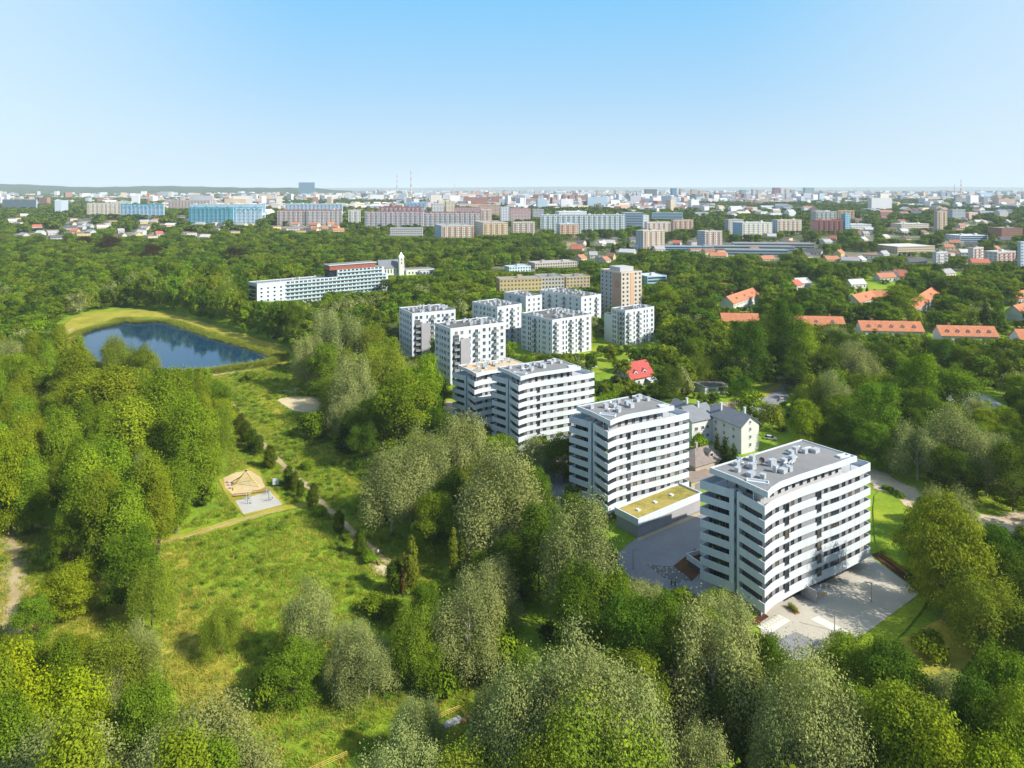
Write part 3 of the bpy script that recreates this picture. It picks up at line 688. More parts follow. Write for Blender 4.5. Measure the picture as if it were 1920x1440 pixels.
def white_flats(label, pxF, pyF, pxL, pxR, h, floors, a, frontspec, leftspec, seed, felt=FELT_D, mats=WHITE, slab=None, step=None, group='white flats behind the wavy towers'):
    F = W(pxF, pyF, h); a = R(a)
    L1, L2 = reach(F, a, pxR), reach(F, a + math.pi / 2, pxL)
    root = thing('apartment_building', label, 'apartment block', (F.x, F.y, F.z), a, group)
    poly = [(0, 0), (L1, 0), (L1, L2), (0, L2)]
    mb = MB(); mb.prism(poly, -.5, h - .5, 0); mb.build('wall', mats, root)
    parapet_roof(root, poly, h - .5, felt, mats); vents_on(root, L1, L2, h - .5, int(L1 * L2 / 22), seed)
    sh = (h - .9) / floors
    facade(root, (0, 0), (L1, 0), floors, frontspec, .9, sh); facade(root, (0, L2), (0, 0), floors, leftspec, .9, sh)
    if slab:          # plain grey wall slab standing in front of the darkened corner
        x0, x1, y, zt = slab
        mb = MB(); mb.box(x0, x1, y - .25, y, -.3, zt, 0); mb.build('wall_slab', MAUVE, root)
        mb = MB(); mb.quad((1.2, -.013, 2), (x0, -.013, 2), (x0, -.013, zt + 1.6), (1.2, -.013, zt + 1.6), 0); mb.build('loggia_shade', DGREY, root)  # flat dark sheet painting the shade of a recess on the wall
        for f in range(1, floors - 1): link('balcony', BALM, root, ((1.3 + x0) / 2 + .1, -.02, .9 + f * sh - .85))
        mb = MB()
        for f in range(floors - 2): mb.box(x0 + .004, x1 - .004, y + .004, -.004, 2.6 + f * sh, 2.8 + f * sh, 0)
        mb.build('loggia_floor', WHITE2, root)
    M = Matrix.Rotation(a, 3, 'Z')
    footprint([(M @ Vector((*p, 0)) + F)[:2] for p in inset(poly, -3)])
    return root, F, a, L1, L2, sh
SP1 = [(.10, 'w'), (.2, 'w'), (.34, 'n'), (.46, 'b'), (.6, 'w'), (.70, 'n'), (.8, 'b'), (.93, 'w')]
SP2 = [(.12, 'n'), (.2, 'n'), (.36, 'n'), (.5, 'w'), (.64, 'n'), (.72, 'n'), (.88, 'w')]
SP3 = [(.08, 'b'), (.27, 'n'), (.35, 'n'), (.46, 'b'), (.6, 'n'), (.72, 'b'), (.9, 'w')]
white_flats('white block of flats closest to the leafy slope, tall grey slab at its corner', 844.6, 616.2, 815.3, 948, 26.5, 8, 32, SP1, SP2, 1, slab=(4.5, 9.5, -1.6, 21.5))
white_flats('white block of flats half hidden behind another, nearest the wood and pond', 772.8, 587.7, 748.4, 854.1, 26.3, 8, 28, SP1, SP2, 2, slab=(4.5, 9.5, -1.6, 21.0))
white_flats('square white block with grey shaded side and many balconies, behind the sandy roof', 1035.5, 599.9, 977.3, 1108.7, 20.7, 7, 37, SP3, [(.07, 'n'), (.13, 'n'), (.25, 'n'), (.31, 'n'), (.46, 'b'), (.6, 'n'), (.72, 'n'), (.78, 'n'), (.92, 'n')], 3)
white_flats('tall narrow white block of flats behind the one with the grey slab', 932.6, 575.5, 885.2, 978, 23, 7, 40, [(.12, 'b'), (.4, 'w'), (.6, 'b'), (.85, 'n')], SP2, 4)
white_flats('white flats with stepped terraces at the back of the group', 1089.7, 556.6, 1012, 1127, 20, 6, 40, [(.2, 'w'), (.45, 'w'), (.75, 'b')], [(.1, 'w'), (.25, 'b'), (.42, 'w'), (.6, 'b'), (.75, 'w'), (.9, 'w')], 5)
white_flats('low-fronted white flats with yellow awnings at the back of the group', 986, 556, 945, 1016, 20.5, 6, 36, [(.2, 'w'), (.5, 'n'), (.8, 'w')], [(.3, 'w'), (.7, 'b')], 6)
rI, FI, aI, L1, L2, sh = white_flats('white block of flats standing alone in front of the orange-striped tower', 1172.3, 582.3, 1146, 1226.5, 20.9, 7, 36, [(.1, 'b'), (.3, 'n'), (.45, 'b'), (.65, 'n'), (.75, 'n'), (.92, 'w')], [(.15, 'n'), (.3, 'n'), (.5, 'n'), (.7, 'b'), (.88, 'n')], 7)
mb = MB(); mb.box(-.0, L1 * .5, L2 + .01, L2 + 6, -.4, 17, 0, 1); mb.build('stepped_wing', [WHITE, FELT_D], rI)

# ------------------------------------------------------------------ long pale office block with balcony strips by the wood
def office():
    F = W(482, 531.8, 19); E = W(727.6, 510.1, 19); d = Vector((E.x - F.x, E.y - F.y)); Ln = d.length; a = math.atan2(d.y, d.x)
    PALE = paint((.52, .58, .62), .6, .06, .2, 'pale_blue_render'); TEAL = paint((.36, .50, .52), .4, .06, .5, 'pale_teal_glass')
    BRICKR = paint((.27, .095, .065), .8, .15, .5, 'brick_red_cladding')
    root = thing('office_block', 'long pale blue building with balcony strips and a brick-red top storey by the wood', 'apartment block', (F.x, F.y, F.z), a)
    mb = MB(); mb.prism([(0, 0), (Ln, 0), (Ln, 15), (-2, 15)], -3, 18.4, 0); mb.build('wall', PALE, root)
    xm = reach(F, a, 633)
    parapet_roof(root, [(0, 0), (xm - .05, 0), (xm - .05, 15), (-2, 15)], 18.6, FELT, PALE)
    mb = MB(); mb.prism([(xm, .003), (Ln * .965, .003), (Ln * .965, 14.9), (xm, 14.9)], 18.4, 24.5, 0, 1); mb.build('upper_storeys', [PALE, FELT], root)
    x2 = Ln * .90
    mb = MB(); mb.prism([(xm - 6, 1.8), (x2, 1.8), (x2, 13), (xm - 6, 13)], 24.4, 28.2, 0, 1); mb.build('penthouse', [BRICKR, WHITE2], root)
    mb = MB(); mb.prism([(xm - 7, 1.0), (x2 + .8, 1.0), (x2 + .8, 13.5), (xm - 7, 13.5)], 28.22, 28.9, 0, 1); mb.build('roof', [WHITE2, FELT], root)
    mb = MB(); mb.prism([(xm - 6.02, 3), (xm - 1, 3), (xm - 1, 12), (xm - 6.02, 12)], 18.62, 24.4, 0); mb.build('glazed_stair', GLASS_B, root)
    mb = MB()
    for z in np.arange(1.2, 17, 3.1): mb.box(-1.96, -.3, -.0, .0, z, z + .01, 0)
    for f in range(8):
        z = 1.0 + f * 3.05; x0, x1 = (Ln * .2, Ln * .985) if f < 6 else (xm + 1, Ln * .95)
        mb = MB(); mb.box(x0, x1, -1.3, 0, z - .25, z - .03, 1); mb.box(x0, x1, -1.32, -1.26, z - .03, z + .95, 0); mb.build('balcony_strip', [TEAL, WHITE2], root)
        n = int((x1 - x0) / 3.4)
        for i in range(n):
            window(root, x0 + (i + .5) * (x1 - x0) / n, -.01, z + .05, 0, 2.5, 2.1, True, 1, sill=False)
    for f in range(5):
        for i in range(4): window(root, Ln * (.03 + .045 * i), -.01, 2 + f * 3.05, 0, 1.6, 1.4, True, 0, sill=False)
    mb = MB(); mb.quad((-.35, -.012 + 2, 2), (-1.85, 13.5, 2), (-1.85, 13.5, 15.5), (-.35, 2, 15.5), 0)
    mb = MB()
    for z in np.arange(2, 15, 3.05): mb.add([(-.27, 2, z), (-1.87, 14, z), (-1.93, 14, z), (-.33, 2, z), (-.27, 2, z + 2.3), (-1.87, 14, z + 2.3), (-1.93, 14, z + 2.3), (-.33, 2, z + 2.3)], [(3, 2, 6, 7), (0, 3, 7, 4), (4, 7, 6, 5), (2, 1, 5, 6)], 0)
    mb.build('end_glazing', GLASS_B, root)
    vents_on(root, xm - 6, 14, 18.7, 9, 11)
    M = Matrix.Rotation(a, 3, 'Z')
    footprint([(M @ Vector((*p, 0)) + F)[:2] for p in ((-6, -6), (Ln + 4, -6), (Ln + 4, 20), (-6, 20))])
office()

# ------------------------------------------------------------------ houses
def gable(mb, x0, x1, y0, y1, z0, ze, zr, wall=0, roof=1, over=.5, along='x', th=.22):
    """house body with a pitched roof; ridge along x or y"""
    if along == 'y':
        m2 = MB(); gable(m2, y0, y1, -x1, -x0, z0, ze, zr, wall, roof, over, 'x', th)
        mb.add([(-y, x, z) for x, y, z in m2.v], m2.f, 0)
        mb.m[-len(m2.m):] = m2.m; return
    ym = (y0 + y1) / 2
    mb.add([(x0, y0, z0), (x1, y0, z0), (x1, y1, z0), (x0, y1, z0), (x0, y0, ze), (x1, y0, ze), (x1, y1, ze), (x0, y1, ze), (x0, ym, zr), (x1, ym, zr)],
           [(0, 1, 5, 4), (2, 3, 7, 6), (1, 2, 6, 9, 5), (3, 0, 4, 8, 7)], wall)
    s = (zr - ze) / (ym - y0)
    for sg, ye in ((1, y0), (-1, y1)):
        yo = ye - sg * over; zo = ze - s * over
        a = [(x0 - over, yo, zo + .02), (x1 + over, yo, zo + .02), (x1 + over, ym, zr + .02), (x0 - over, ym, zr + .02)]
        b = [(x, y, z + th) for x, y, z in a]
        f = [(0, 3, 2, 1), (4, 5, 6, 7), (0, 1, 5, 4), (1, 2, 6, 5), (3, 0, 4, 7)]
        if sg < 0: f = [tuple(reversed(q)) for q in f]
        mb.add(a + b, f, roof)
def part_gable(root, dims, mats, name=('wall', 'roof'), **kw):
    m = MB(); gable(m, *dims, **kw)
    for k, nm in ((0, name[0]), (1, name[1])):
        q = MB()
        for f, mi in zip(m.f, m.m):
            if mi == k: q.add([m.v[i] for i in f], [tuple(range(len(f)))], 0)
        q.build(nm, mats[k], root)
def chimney(root, x, y, z0, z1, mat=WHITE2, s=.7):
    mb = MB(); mb.box(x - s / 2, x + s / 2, y - s / 2, y + s / 2, z0, z1, 0); mb.box(x - s / 2 - .08, x + s / 2 + .08, y - s / 2 - .08, y + s / 2 + .08, z1, z1 + .12, 0); mb.build('chimney', mat, root)
def dormer(root, x, y, z, w, wall, roof):
    m = MB(); m.box(x - w / 2, x + w / 2, y, y + 2.2, z, z + 1.5, 0)
    gable(m, x - w / 2, x + w / 2, y - .05, y + 2.4, z + 1.45, z + 1.5, z + 2.3, 0, 1, .2, 'y', .12); d = m.build('dormer', [wall, roof], root)
    window(d, x, y - .01, z + .3, 0, round(w * .6, 2), 1.1, True, 0, sill=False)
# grey and white villa beside the nearest tower: two gabled ranges
def villa():
    F = W(1390, 852); a = R(28)                   # front corner of the bright gable
    root = thing('villa', 'large white villa with grey sheet roofs and chimneys behind the nearest tower', 'house', (F.x, F.y, 0), a)
    part_gable(root, (0, 8.5, 0, 16, 0, 9.6, 12.6), [CREAM, SLATE], along='y', over=.6)
    part_gable(root, (-9.5, 1.5, 14, 24, 0, 8.8, 12.4), [CREAM, SLATE], along='x', over=.6)
    part_gable(root, (-8, 0, 21, 29, 0, 9, 12), [CREAM, SLATE], along='y', over=.5)
    for z in (2, 4.7, 7.4): window(root, 4.2, -.01, z, 0, 1.0, 1.3, True)
    window(root, 4.2, -.01, 10.0, 0, .9, 1.0, True)
    for z in (1.6, 4.4, 7.0):
        for v in (3.5, 8, 12): window(root, -.01, v, z, -math.pi / 2, 1.0, 1.3, True)
    for z in (2.0, 5.0):
        for u in (-7.5, -4.5, -2.2): window(root, u, 13.99, z, 0, 1.3, 1.4, True)
    for z in (2.5, 6):
        window(root, -8.01, 26, z, -math.pi / 2, 1.2, 1.4, True)
    chimney(root, 2.5, 12, 10.5, 14.2); chimney(root, 6.8, 5, 10, 13.8); chimney(root, -4.2, 22.5, 10.5, 14); chimney(root, -3.0, 18, 11, 13.8)
    M = Matrix.Rotation(a, 3, 'Z'); footprint([(M @ Vector((*p, 0)) + F)[:2] for p in ((-11, -2), (11, -2), (11, 31), (-11, 31))])
villa()
def brown_house():
    F = W(1304, 905); a = R(32)
    root = thing('old_house', 'small brown stucco house with hipped grey roof between the tower and villa', 'house', (F.x, F.y, 0), a)
    w, d, e, h = 15, 9.5, 5.0, 8.2
    mb = MB(); mb.box(0, w, 0, d, 0, e, 0); mb.build('wall', EARTH, root)
    o = .6; mb = MB()
    v = [(-o, -o, e), (w + o, -o, e), (w + o, d + o, e), (-o, d + o, e), (d / 2, d / 2, h), (w - d / 2, d / 2, h)]
    mb.add(v, [(0, 1, 5, 4), (1, 2, 5), (2, 3, 4, 5), (3, 0, 4), (3, 2, 1, 0)], 0); mb.build('roof', paint((.22, .18, .16), .9, .2, .6, 'worn_felt'), root)
    for u in (2.2, 6, 10, 13): window(root, u, -.01, 1.2, 0, 1.2, 1.5)
    for v_ in (2.5, 6.5): window(root, -.01, v_, 1.2, -math.pi / 2, 1.1, 1.5)
    chimney(root, 6.5, 5.8, 6.5, 9.4, EARTH); dormer(root, 8.5, 1.2, 5.8, 2.4, EARTH, FELT_D)
    M = Matrix.Rotation(a, 3, 'Z'); footprint([(M @ Vector((*p, 0)) + F)[:2] for p in ((-2, -2), (17, -2), (17, 12), (-2, 12))])
brown_house()
def shed(pix, w, d, h, a, label, wall, roof, name='garage', cat='shed'):
    F = W(*pix); a = R(a); root = thing(name, label, cat, (F.x, F.y, F.z), a)
    mb = MB(); mb.box(0, w, 0, d, 0, h, 0); mb.build('wall', wall, root)
    mb = MB(); mb.box(-.3, w + .3, -.3, d + .3, h + .003, h + .3, 0); mb.build('roof', roof, root)
    mb = MB(); mb.box(w * .15, w * .45, -.05, -.003, .05, h * .78, 0); mb.build('door', MGREY, root)
    mb = MB(); mb.box(w * .6, w * .85, -.06, -.003, h * .4, h * .78, 0); mb.build('window', GLASS, root)
    M = Matrix.Rotation(a, 3, 'Z'); footprint([(M @ Vector((*p, 0)) + F)[:2] for p in ((-2, -2), (w + 2, -2), (w + 2, d + 2), (-2, d + 2))])
    return root
shed((1296, 925), 11, 9, 3.2, 32, 'flat brown-roofed annex beside the white middle tower', EARTH, paint((.27, .21, .17), .9, .15, .4, 'brown_felt'), 'annex', 'outbuilding')
shed((1322, 742), 12, 9, 3.6, 20, 'low garage with a dark flat roof under trees beside the street', WHITE2, FELT_D)
shed((725, 590), 16, 9, 6, 30, 'low cream shed with flat dark roof at the wood edge behind the white flats', CREAM, FELT_D, 'outbuilding', 'outbuilding')
def red_villa():
    F = W(1183, 727); a = R(33)
    root = thing('house', 'cream house with bright red tiled roof and two dormers beside the hedge', 'house', (F.x, F.y, 0), a)
    part_gable(root, (0, 14, 0, 11, 0, 4.6, 9.8), [CREAM, REDTILE], along='x', over=.9)
    for u in (4.0, 9.5): dormer(root, u, .9, 5.0, 2.4, CREAM, REDTILE)
    chimney(root, 5, 7.2, 7, 10.6, CREAM)
    for u in (2, 5, 9, 12): window(root, u, -.01, 1.1, 0, 1.3, 1.5, True)
    for v_ in (3, 7): window(root, -.01, v_, 1.2, -math.pi / 2, 1.2, 1.4, True)
    window(root, -.01, 5.5, 5.4, -math.pi / 2, 1.2, 1.4, True)
    mb = MB(); mb.add([(9, -3.2, 2.5), (14, -3.2, 2.5), (14, -.1, 3.3), (9, -.1, 3.3)], [(0, 1, 2, 3)], 0); mb.add([(9, -3.2, 2.42), (14, -3.2, 2.42), (14, -.1, 3.2), (9, -.1, 3.2)], [(3, 2, 1, 0)], 0)
    mb.tube((9.2, -3, 0), (9.2, -3, 2.45), .08); mb.tube((13.8, -3, 0), (13.8, -3, 2.45), .08); mb.build('awning', WHITE, root)
    M = Matrix.Rotation(a, 3, 'Z'); footprint([(M @ Vector((*p, 0)) + F)[:2] for p in ((-2, -4), (16, -4), (16, 13), (-2, 13))])
red_villa()
def terrace_row(label, pxL, pxR, py_ridge, a=8, dormers=5, wallm=CREAM, depth=10.5, eave=6.6, ridge=11.2, stacks=2, group='orange-tiled terraced houses among the trees'):
    F = W(pxL, py_ridge, ridge); a = R(a); Ln = reach(F, a, pxR); root = thing('terraced_house', label, 'house', (F.x, F.y, F.z), a, group)
    part_gable(root, (0, Ln, -depth / 2, depth / 2, 0, eave, ridge), [wallm, ORTILE], over=.6)
    for i in range(dormers):
        u = Ln * (i + .7) / (dormers + .4); dormer(root, u, -depth / 2 + 1.3, eave + .6, 1.8, wallm, ORTILE)
    for i in range(stacks): chimney(root, Ln * (.22 + .56 * i), .8, ridge - 1.2, ridge + 1.2, paint((.30, .12, .08), .9, .15, 1, 'chimney_brick'), 1.3)
    n = int(Ln / 2.9)
    for f in (1.0, 3.9):
        for i in range(n): window(root, (i + .5) * Ln / n, -depth / 2 - .01, f, 0, 1.05, 1.35, True, 1, sill=False)
    M = Matrix.Rotation(a, 3, 'Z'); footprint([(M @ Vector((*p, 0)) + F)[:2] for p in ((-1, -depth / 2 - 5), (Ln + 1, -depth / 2 - 5), (Ln + 1, depth / 2 + 2), (-1, depth / 2 + 2))])
terrace_row('orange-roofed terrace with five dark dormers, behind the tall conifer', 1610, 1724, 601, -6)
terrace_row('orange-roofed terrace with pale blue-grey front and slim cypress', 1757, 1862, 610, -6)
terrace_row('orange-roofed terrace partly cut off by the trees, closest to the white flats', 1352, 1420, 587, -5, 0)
terrace_row('orange-roofed terrace with a tree in front of its middle', 1476, 1579, 592, -6, 3)
terrace_row('orange-roofed terrace at the frame edge past the cypress', 1903, 1990, 617, -6, 3)
terrace_row('steep orange-roofed row stepping up the lane between big trees', 1362, 1412, 556, 52, 3, stacks=1)
terrace_row('lone orange gable house beside the street lamp lawn', 1598, 1632, 553, 40, 1, stacks=1)
terrace_row('dark orange hipped house behind the round bright tree', 1631, 1676, 545, -4, 0, stacks=1)
terrace_row('orange house seen end-on behind the round bright tree', 1702, 1748, 566, 50, 2, stacks=1)
terrace_row('brown-orange house roof deep among trees by the far lane', 1345, 1370, 531, -4, 0, stacks=1)
terrace_row('brown-orange house roof beside the tall dark spruces', 1893, 1960, 546, 20, 1, stacks=1)
terrace_row('long brown-orange roof lowest of those by the dark spruces', 1900, 1965, 573, 35, 1, stacks=1)
def church():
    F = W(712, 503, 8); a = R(24); root = thing('church', 'pale church with a square pointed bell tower and grey roof beside the wood', 'church', (F.x, F.y, F.z), a)
    Ln = 26
    part_gable(root, (0, Ln, 0, 15, 0, 8, 15.5), [CREAM, SLATE], over=.5)
    mb = MB(); mb.box(19, 24, -5.2, -.2, 0, 19, 0); mb.build('bell_tower', CREAM, root)
    mb = MB(); mb.add([(18.7, -5.5, 19), (24.3, -5.5, 19), (24.3, .1, 19), (18.7, .1, 19), (21.5, -2.7, 24)], [(0, 1, 4), (1, 2, 4), (2, 3, 4), (3, 0, 4), (3, 2, 1, 0)], 0); mb.build('spire', ZINC, root)
    for f in (12, 15.6): window(root, 21.5, -5.21, f, 0, 1.0, 2.0, True, 0)
    mb = MB(); mb.box(26.6, 58, -4, 14, 0, 5.5, 0, 1); mb.build('parish_hall', [CREAM, FELT], root)
    mb = MB(); mb.box(40, 56, -9, -4.02, 0, 4.5, 0, 1); mb.build('porch', [WHITE2, FELT], root)
    for i in range(6): window(root, 3 + i * 3, -.01, 2.5, 0, 1.1, 4, True, 0)
    for i in range(7): window(root, 30 + i * 3.6, -4.01 if i < 3 else -9.01 + (0 if i < 7 else 0), 1.2, 0, 1.6, 2, True, 0)
    M = Matrix.Rotation(a, 3, 'Z'); footprint([(M @ Vector((*p, 0)) + F)[:2] for p in ((-3, -12), (60, -12), (60, 18), (-3, 18))])
church()
# ================================================================== blocks of flats and works across the city
_pal = {}
def colour(c, n='city_render'):
    if c not in _pal: _pal[c] = paint(tuple(round(v * .86, 3) for v in c), .85, .06, .08, n)
    return _pal[c]
CITYGLASS = glass((.035, .045, .06), .25, 'city_window')
BLUE, TEALC, LBLUE, PINK, BEIGE, WHT, GREY, ORG, BRN, YEL = (.25, .52, .72), (.05, .33, .40), (.55, .68, .78), (.62, .47, .45), (.66, .57, .46), (.72, .72, .72), (.44, .46, .50), (.58, .30, .17), (.24, .10, .08), (.62, .52, .26)
NCITY = [0]
def city_block(label, pxF, pyF, pxL, pxR, h, a=8, col=WHT, end=None, trim=None, roof=(.33, .32, .31), bal=None, depth=None, wx=2.9, strips=None, cat='apartment block', name='tower_block', base=True, pent=True, zig=None, far=None):
    """block whose front top corner shows at (pxF, pyF); runs along angle a to column pxR, its end wall to column pxL"""
    if far: F = Vector(((pxF - 960) * far / FPX, far, T(far))); h = CAM_H - T(far) - (pyF - HOR) * far / FPX
    else: F = W(pxF, pyF, h)
    a = R(a); L1 = max(4, reach(F, a, pxR)); L2 = depth or (max(4, min(60, reach(F, a + math.pi / 2, pxL))) if pxL < pxF else 12)
    root = thing(name, label, cat, (F.x, F.y, F.z), a)
    poly = [(0, 0), (L1, 0), (L1, L2), (0, L2)]
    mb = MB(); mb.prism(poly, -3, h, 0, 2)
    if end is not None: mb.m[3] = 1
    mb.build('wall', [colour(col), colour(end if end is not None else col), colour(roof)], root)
    mb = MB(); mb.ring(inset(poly, -.15), inset(poly, .35), h - .6, h + .5, 0); mb.build('parapet', colour(trim if trim else col), root)
    floors = max(1, int(h / 2.9)); sh = h / floors; n = max(2, int(L1 / wx)); n2 = max(1, int(L2 / 4.2))
    mb = MB(); mc = MB()
    for f in range(floors):
        z = f * sh + .9
        if strips: mb.box(.6, L1 - .6, -.06, .02, z, z + 1.5, 0)
        else:
            for i in range(n):
                u = (i + .5) * L1 / n; mb.box(u - .75, u + .75, -.06, .02, z, z + 1.45, 0)
                if bal is not None and i % 3 == 1 and f: mc.box(u - 1.6, u + 1.6, -1.1, -.07, z - .9, z + .15, 0)
        if L2 > 8:
            for i in range(n2):
                u = (i + .5) * L2 / n2; mb.box(-.06, .02, u - .6, u + .6, z, z + 1.4, 0)
    mb.build('window_grid', CITYGLASS, root, kind='stuff')
    if mc.v: mc.build('balcony_stack', colour(bal), root, kind='stuff')
    if strips:
        mb = MB()
        for f in range(floors): mb.box(.3, L1 - .3, -.25, -.07, f * sh - .1, f * sh + .8, 0)
        mb.build('spandrel_strips' if False else 'spandrel', colour(strips), root, kind='stuff')
    if zig is not None:
        mb = MB(); k = max(3, int(L1 / 11)); w = L1 / k
        for i in range(k):
            for (x0, x1, z0, z1) in ((0, .25, h - 3, h - .7), (.25, .5, h - 6, h - 3), (.5, .75, h - 9, h - 6), (.75, 1, h - 6, h - 3)):
                mb.box((i + x0) * w, (i + x1) * w, -.14, -.07, z0, z1, 0)
        mb.build('painted_wave', colour(zig), root)
    if pent:
        r = random.Random(int(pxF * 3 + pyF)); mb = MB(); k = max(1, int(L1 / 22))
        for i in range(k):
            u = (i + .5) * L1 / k; mb.box(u - 2, u + 2, L2 * .3, L2 * .3 + 3.5, h + .02, h + r.uniform(1.8, 2.8), 0)
        mb.build('lift_housing', colour(trim if trim else roof), root)
    M = Matrix.Rotation(a, 3, 'Z'); footprint([(M @ Vector((*p, 0)) + F)[:2] for p in ((-4, -6), (L1 + 4, -6), (L1 + 4, L2 + 4), (-4, L2 + 4))])
    KEEP.append((min(pxL, pxF), pxR, PX(F.x, F.y, F.z + .3 * h)[1], F.y))
    NCITY[0] += 1
    return root, L1, L2

# brown and beige stair tower behind the white flats
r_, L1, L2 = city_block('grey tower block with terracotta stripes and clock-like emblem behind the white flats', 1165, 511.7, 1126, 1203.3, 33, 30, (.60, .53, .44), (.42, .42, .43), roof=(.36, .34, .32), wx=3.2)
mb = MB(); mb.box(-.09, -.0, .25, L2 * .42, 0, 32.4, 0); mb.box(L1 * .44, L1 * .62, -.2, -.07, 0, 32.4, 1); mb.build('terracotta_stripe', [colour((.48, .31, .23)), colour((.62, .40, .26))], r_)
mb = MB(); mb.tube((-.18, L2 * .2, 24.5), (-.09, L2 * .2, 24.5), 2.4, 2.4, 20, 0); mb.tube((-.24, L2 * .2, 24.5), (-.18, L2 * .2, 24.5), 1.9, 1.9, 20, 1); mb.build('round_emblem', [colour((.34, .17, .12)), colour((.46, .27, .19))], r_)
mb = MB(); mb.box(L1 * .15, L1 * .8, L2 * .2, L2 * .7, 33.03, 36.2, 0); mb.build('plant_room', colour((.5, .5, .5)), r_)

B = city_block
B('yellow-beige three-storey school wing beside the grove, chimney at its end', 937, 524, 930, 1016, 13.5, 14, (.52, .42, .22), roof=(.30, .29, .28), trim=(.45, .38, .25), depth=14, name='school_building', cat='school', pent=True)
B('grey-beige flat-roofed school hall behind the white stepped flats', 1016, 521, 1000, 1058, 13, 14, (.46, .43, .38), roof=(.26, .26, .26), depth=24, name='school_building', cat='school')
B('low beige school block with dark roof beside the terracotta-striped tower', 1062, 520, 1040, 1106, 12, 14, (.50, .42, .27), roof=(.28, .27, .27), depth=18, name='school_building', cat='school')
B('pale blue sports hall with white roof behind the terracotta-striped tower', 1214, 519, 1204, 1250, 9, 20, (.40, .60, .72), roof=(.62, .63, .64), depth=22, strips=(.35, .55, .7), name='sports_hall', cat='hall')
B('long low workshop with pale roof behind the school roofs', 1003, 494, 990, 1082, 6, 22, (.50, .45, .38), roof=(.44, .42, .40), depth=20, name='workshop', cat='hall')
B('low blue-roofed market hall with red awning by the car park', 955, 501, 930, 995, 6, 22, (.55, .65, .72), roof=(.42, .52, .60), depth=14, name='market_hall', cat='hall')
B('dark green-roofed long house above the wood canopy', 731, 428, 728, 792, 17, 4, (.50, .50, .48), roof=(.22, .38, .30), depth=14, pent=False, name='long_house', cat='building')
B('blue-ended four-storey block with red and yellow balconies above the wood', 828, 424, 813, 888, 24, 16, (.66, .60, .50), (.33, .52, .70), bal=ORG, roof=(.32, .33, .34))
B('grey-ended block with orange balconies next to the blue-ended one', 906, 418, 890, 952, 26, 16, (.64, .53, .38), (.45, .45, .45), bal=(.62, .38, .16), roof=(.34, .33, .32))
B('beige block with stepped roofline behind the dark grove', 962, 417, 958, 1003, 23, 14, (.58, .54, .48), (.45, .46, .47), bal=(.48, .34, .24))
B('small peach block with blue top just below the long white slab', 1050, 420, 1043, 1085, 22, 14, (.60, .44, .34), (.55, .55, .55), bal=ORG, trim=LBLUE)
B('tall grey-ended block with orange balconies standing over the blue workshop', 1206, 433, 1192, 1246, 27, 28, (.62, .56, .48), (.40, .46, .52), bal=(.55, .34, .2))
B('white and orange block behind the tall grey-ended one', 1213, 417, 1208, 1257, 21, 14, (.68, .64, .60), bal=(.60, .36, .22))
B('beige and red block between the white slab and the blue-ended pair', 1263, 413, 1258, 1300, 21, 12, (.60, .48, .42), bal=(.5, .25, .18))
B('grey-ended block with red balconies above the long workshops', 1322, 434, 1307, 1354, 24, 18, (.64, .58, .52), (.42, .48, .55), bal=(.50, .22, .15))
B('long blue-ended block with cream balconies, front one of the pair', 1392, 418, 1374, 1448, 25, 18, (.66, .60, .46), (.32, .52, .70), bal=LBLUE, trim=(.6, .6, .62))
B('plain grey-ended block tucked behind the long blue-ended block', 1366, 412, 1358, 1394, 24, 14, (.50, .50, .50), (.42, .42, .42))
B('cream block with blue stair bands next to the red-brown block', 1458, 413, 1447, 1503, 24, 15, (.66, .60, .50), (.38, .55, .70), bal=(.55, .40, .28), trim=(.6, .55, .5))
B('red-brown block with bright orange end wall', 1532, 413, 1519, 1580, 24, 6, (.30, .13, .12), (.55, .32, .28), bal=(.22, .10, .10), trim=(.45, .12, .10))
B('blue and white point block behind the red-brown block', 1585, 401, 1577, 1594, 34, 8, (.30, .55, .72), (.16, .40, .58))
B('grey-green block behind the red-brown block', 1530, 397, 1520, 1568, 26, 4, (.46, .52, .52), bal=(.55, .55, .50))
B('ochre block beside the blue point block', 1572, 395, 1568, 1602, 24, 8, (.55, .42, .26), bal=ORG)
B('cream point block standing alone among far trees', 1758, 396, 1751, 1776, 36, 12, (.62, .50, .42), (.48, .44, .44), bal=(.60, .48, .22))
B('pale grey block next to the lone cream point block', 1786, 393, 1776, 1810, 24, 6, (.46, .50, .53))
B('long white slab with green bands and blue sheen, longest of the middle city', 1014, 403, 1012, 1172, 33, 3, (.68, .72, .75), trim=(.55, .62, .68), bal=(.40, .55, .50), depth=12)
B('blue-grey slab continuing behind the long white one', 1170, 399, 1165, 1206, 32, 3, (.40, .52, .62), strips=(.34, .5, .64))
B('white end tower of the blue-grey slab', 1202, 404, 1200, 1217, 27, 10, (.70, .73, .76))
B('low wide blue office with stacked window bands behind the white slab', 1223, 399, 1222, 1280, 18, 3, (.40, .55, .66), strips=(.30, .48, .62))
B('white curved-roof hall just behind the long white slab', 1048, 397, 1045, 1100, 20, 16, (.74, .75, .76), roof=(.72, .72, .74), name='exhibition_hall', cat='hall', depth=26)
B('very long pink and pale blue slab, first half with shadowed gable', 684, 396, 682, 794, 33, 2, (.62, .52, .52), (.50, .45, .46), trim=(.40, .18, .16), bal=(.50, .62, .72), zig=(.60, .42, .40))  # the gable's shade is put into the darker end colour
B('very long pink and pale blue slab, second half with blue lower floors', 794.6, 398, 794, 900, 33, 1, (.62, .54, .52), trim=(.38, .16, .15), bal=(.48, .62, .74), zig=(.64, .46, .42))
B('pink slab end turned towards the white block', 902, 393, 900, 922, 32, 10, (.64, .48, .44), bal=(.50, .45, .45))
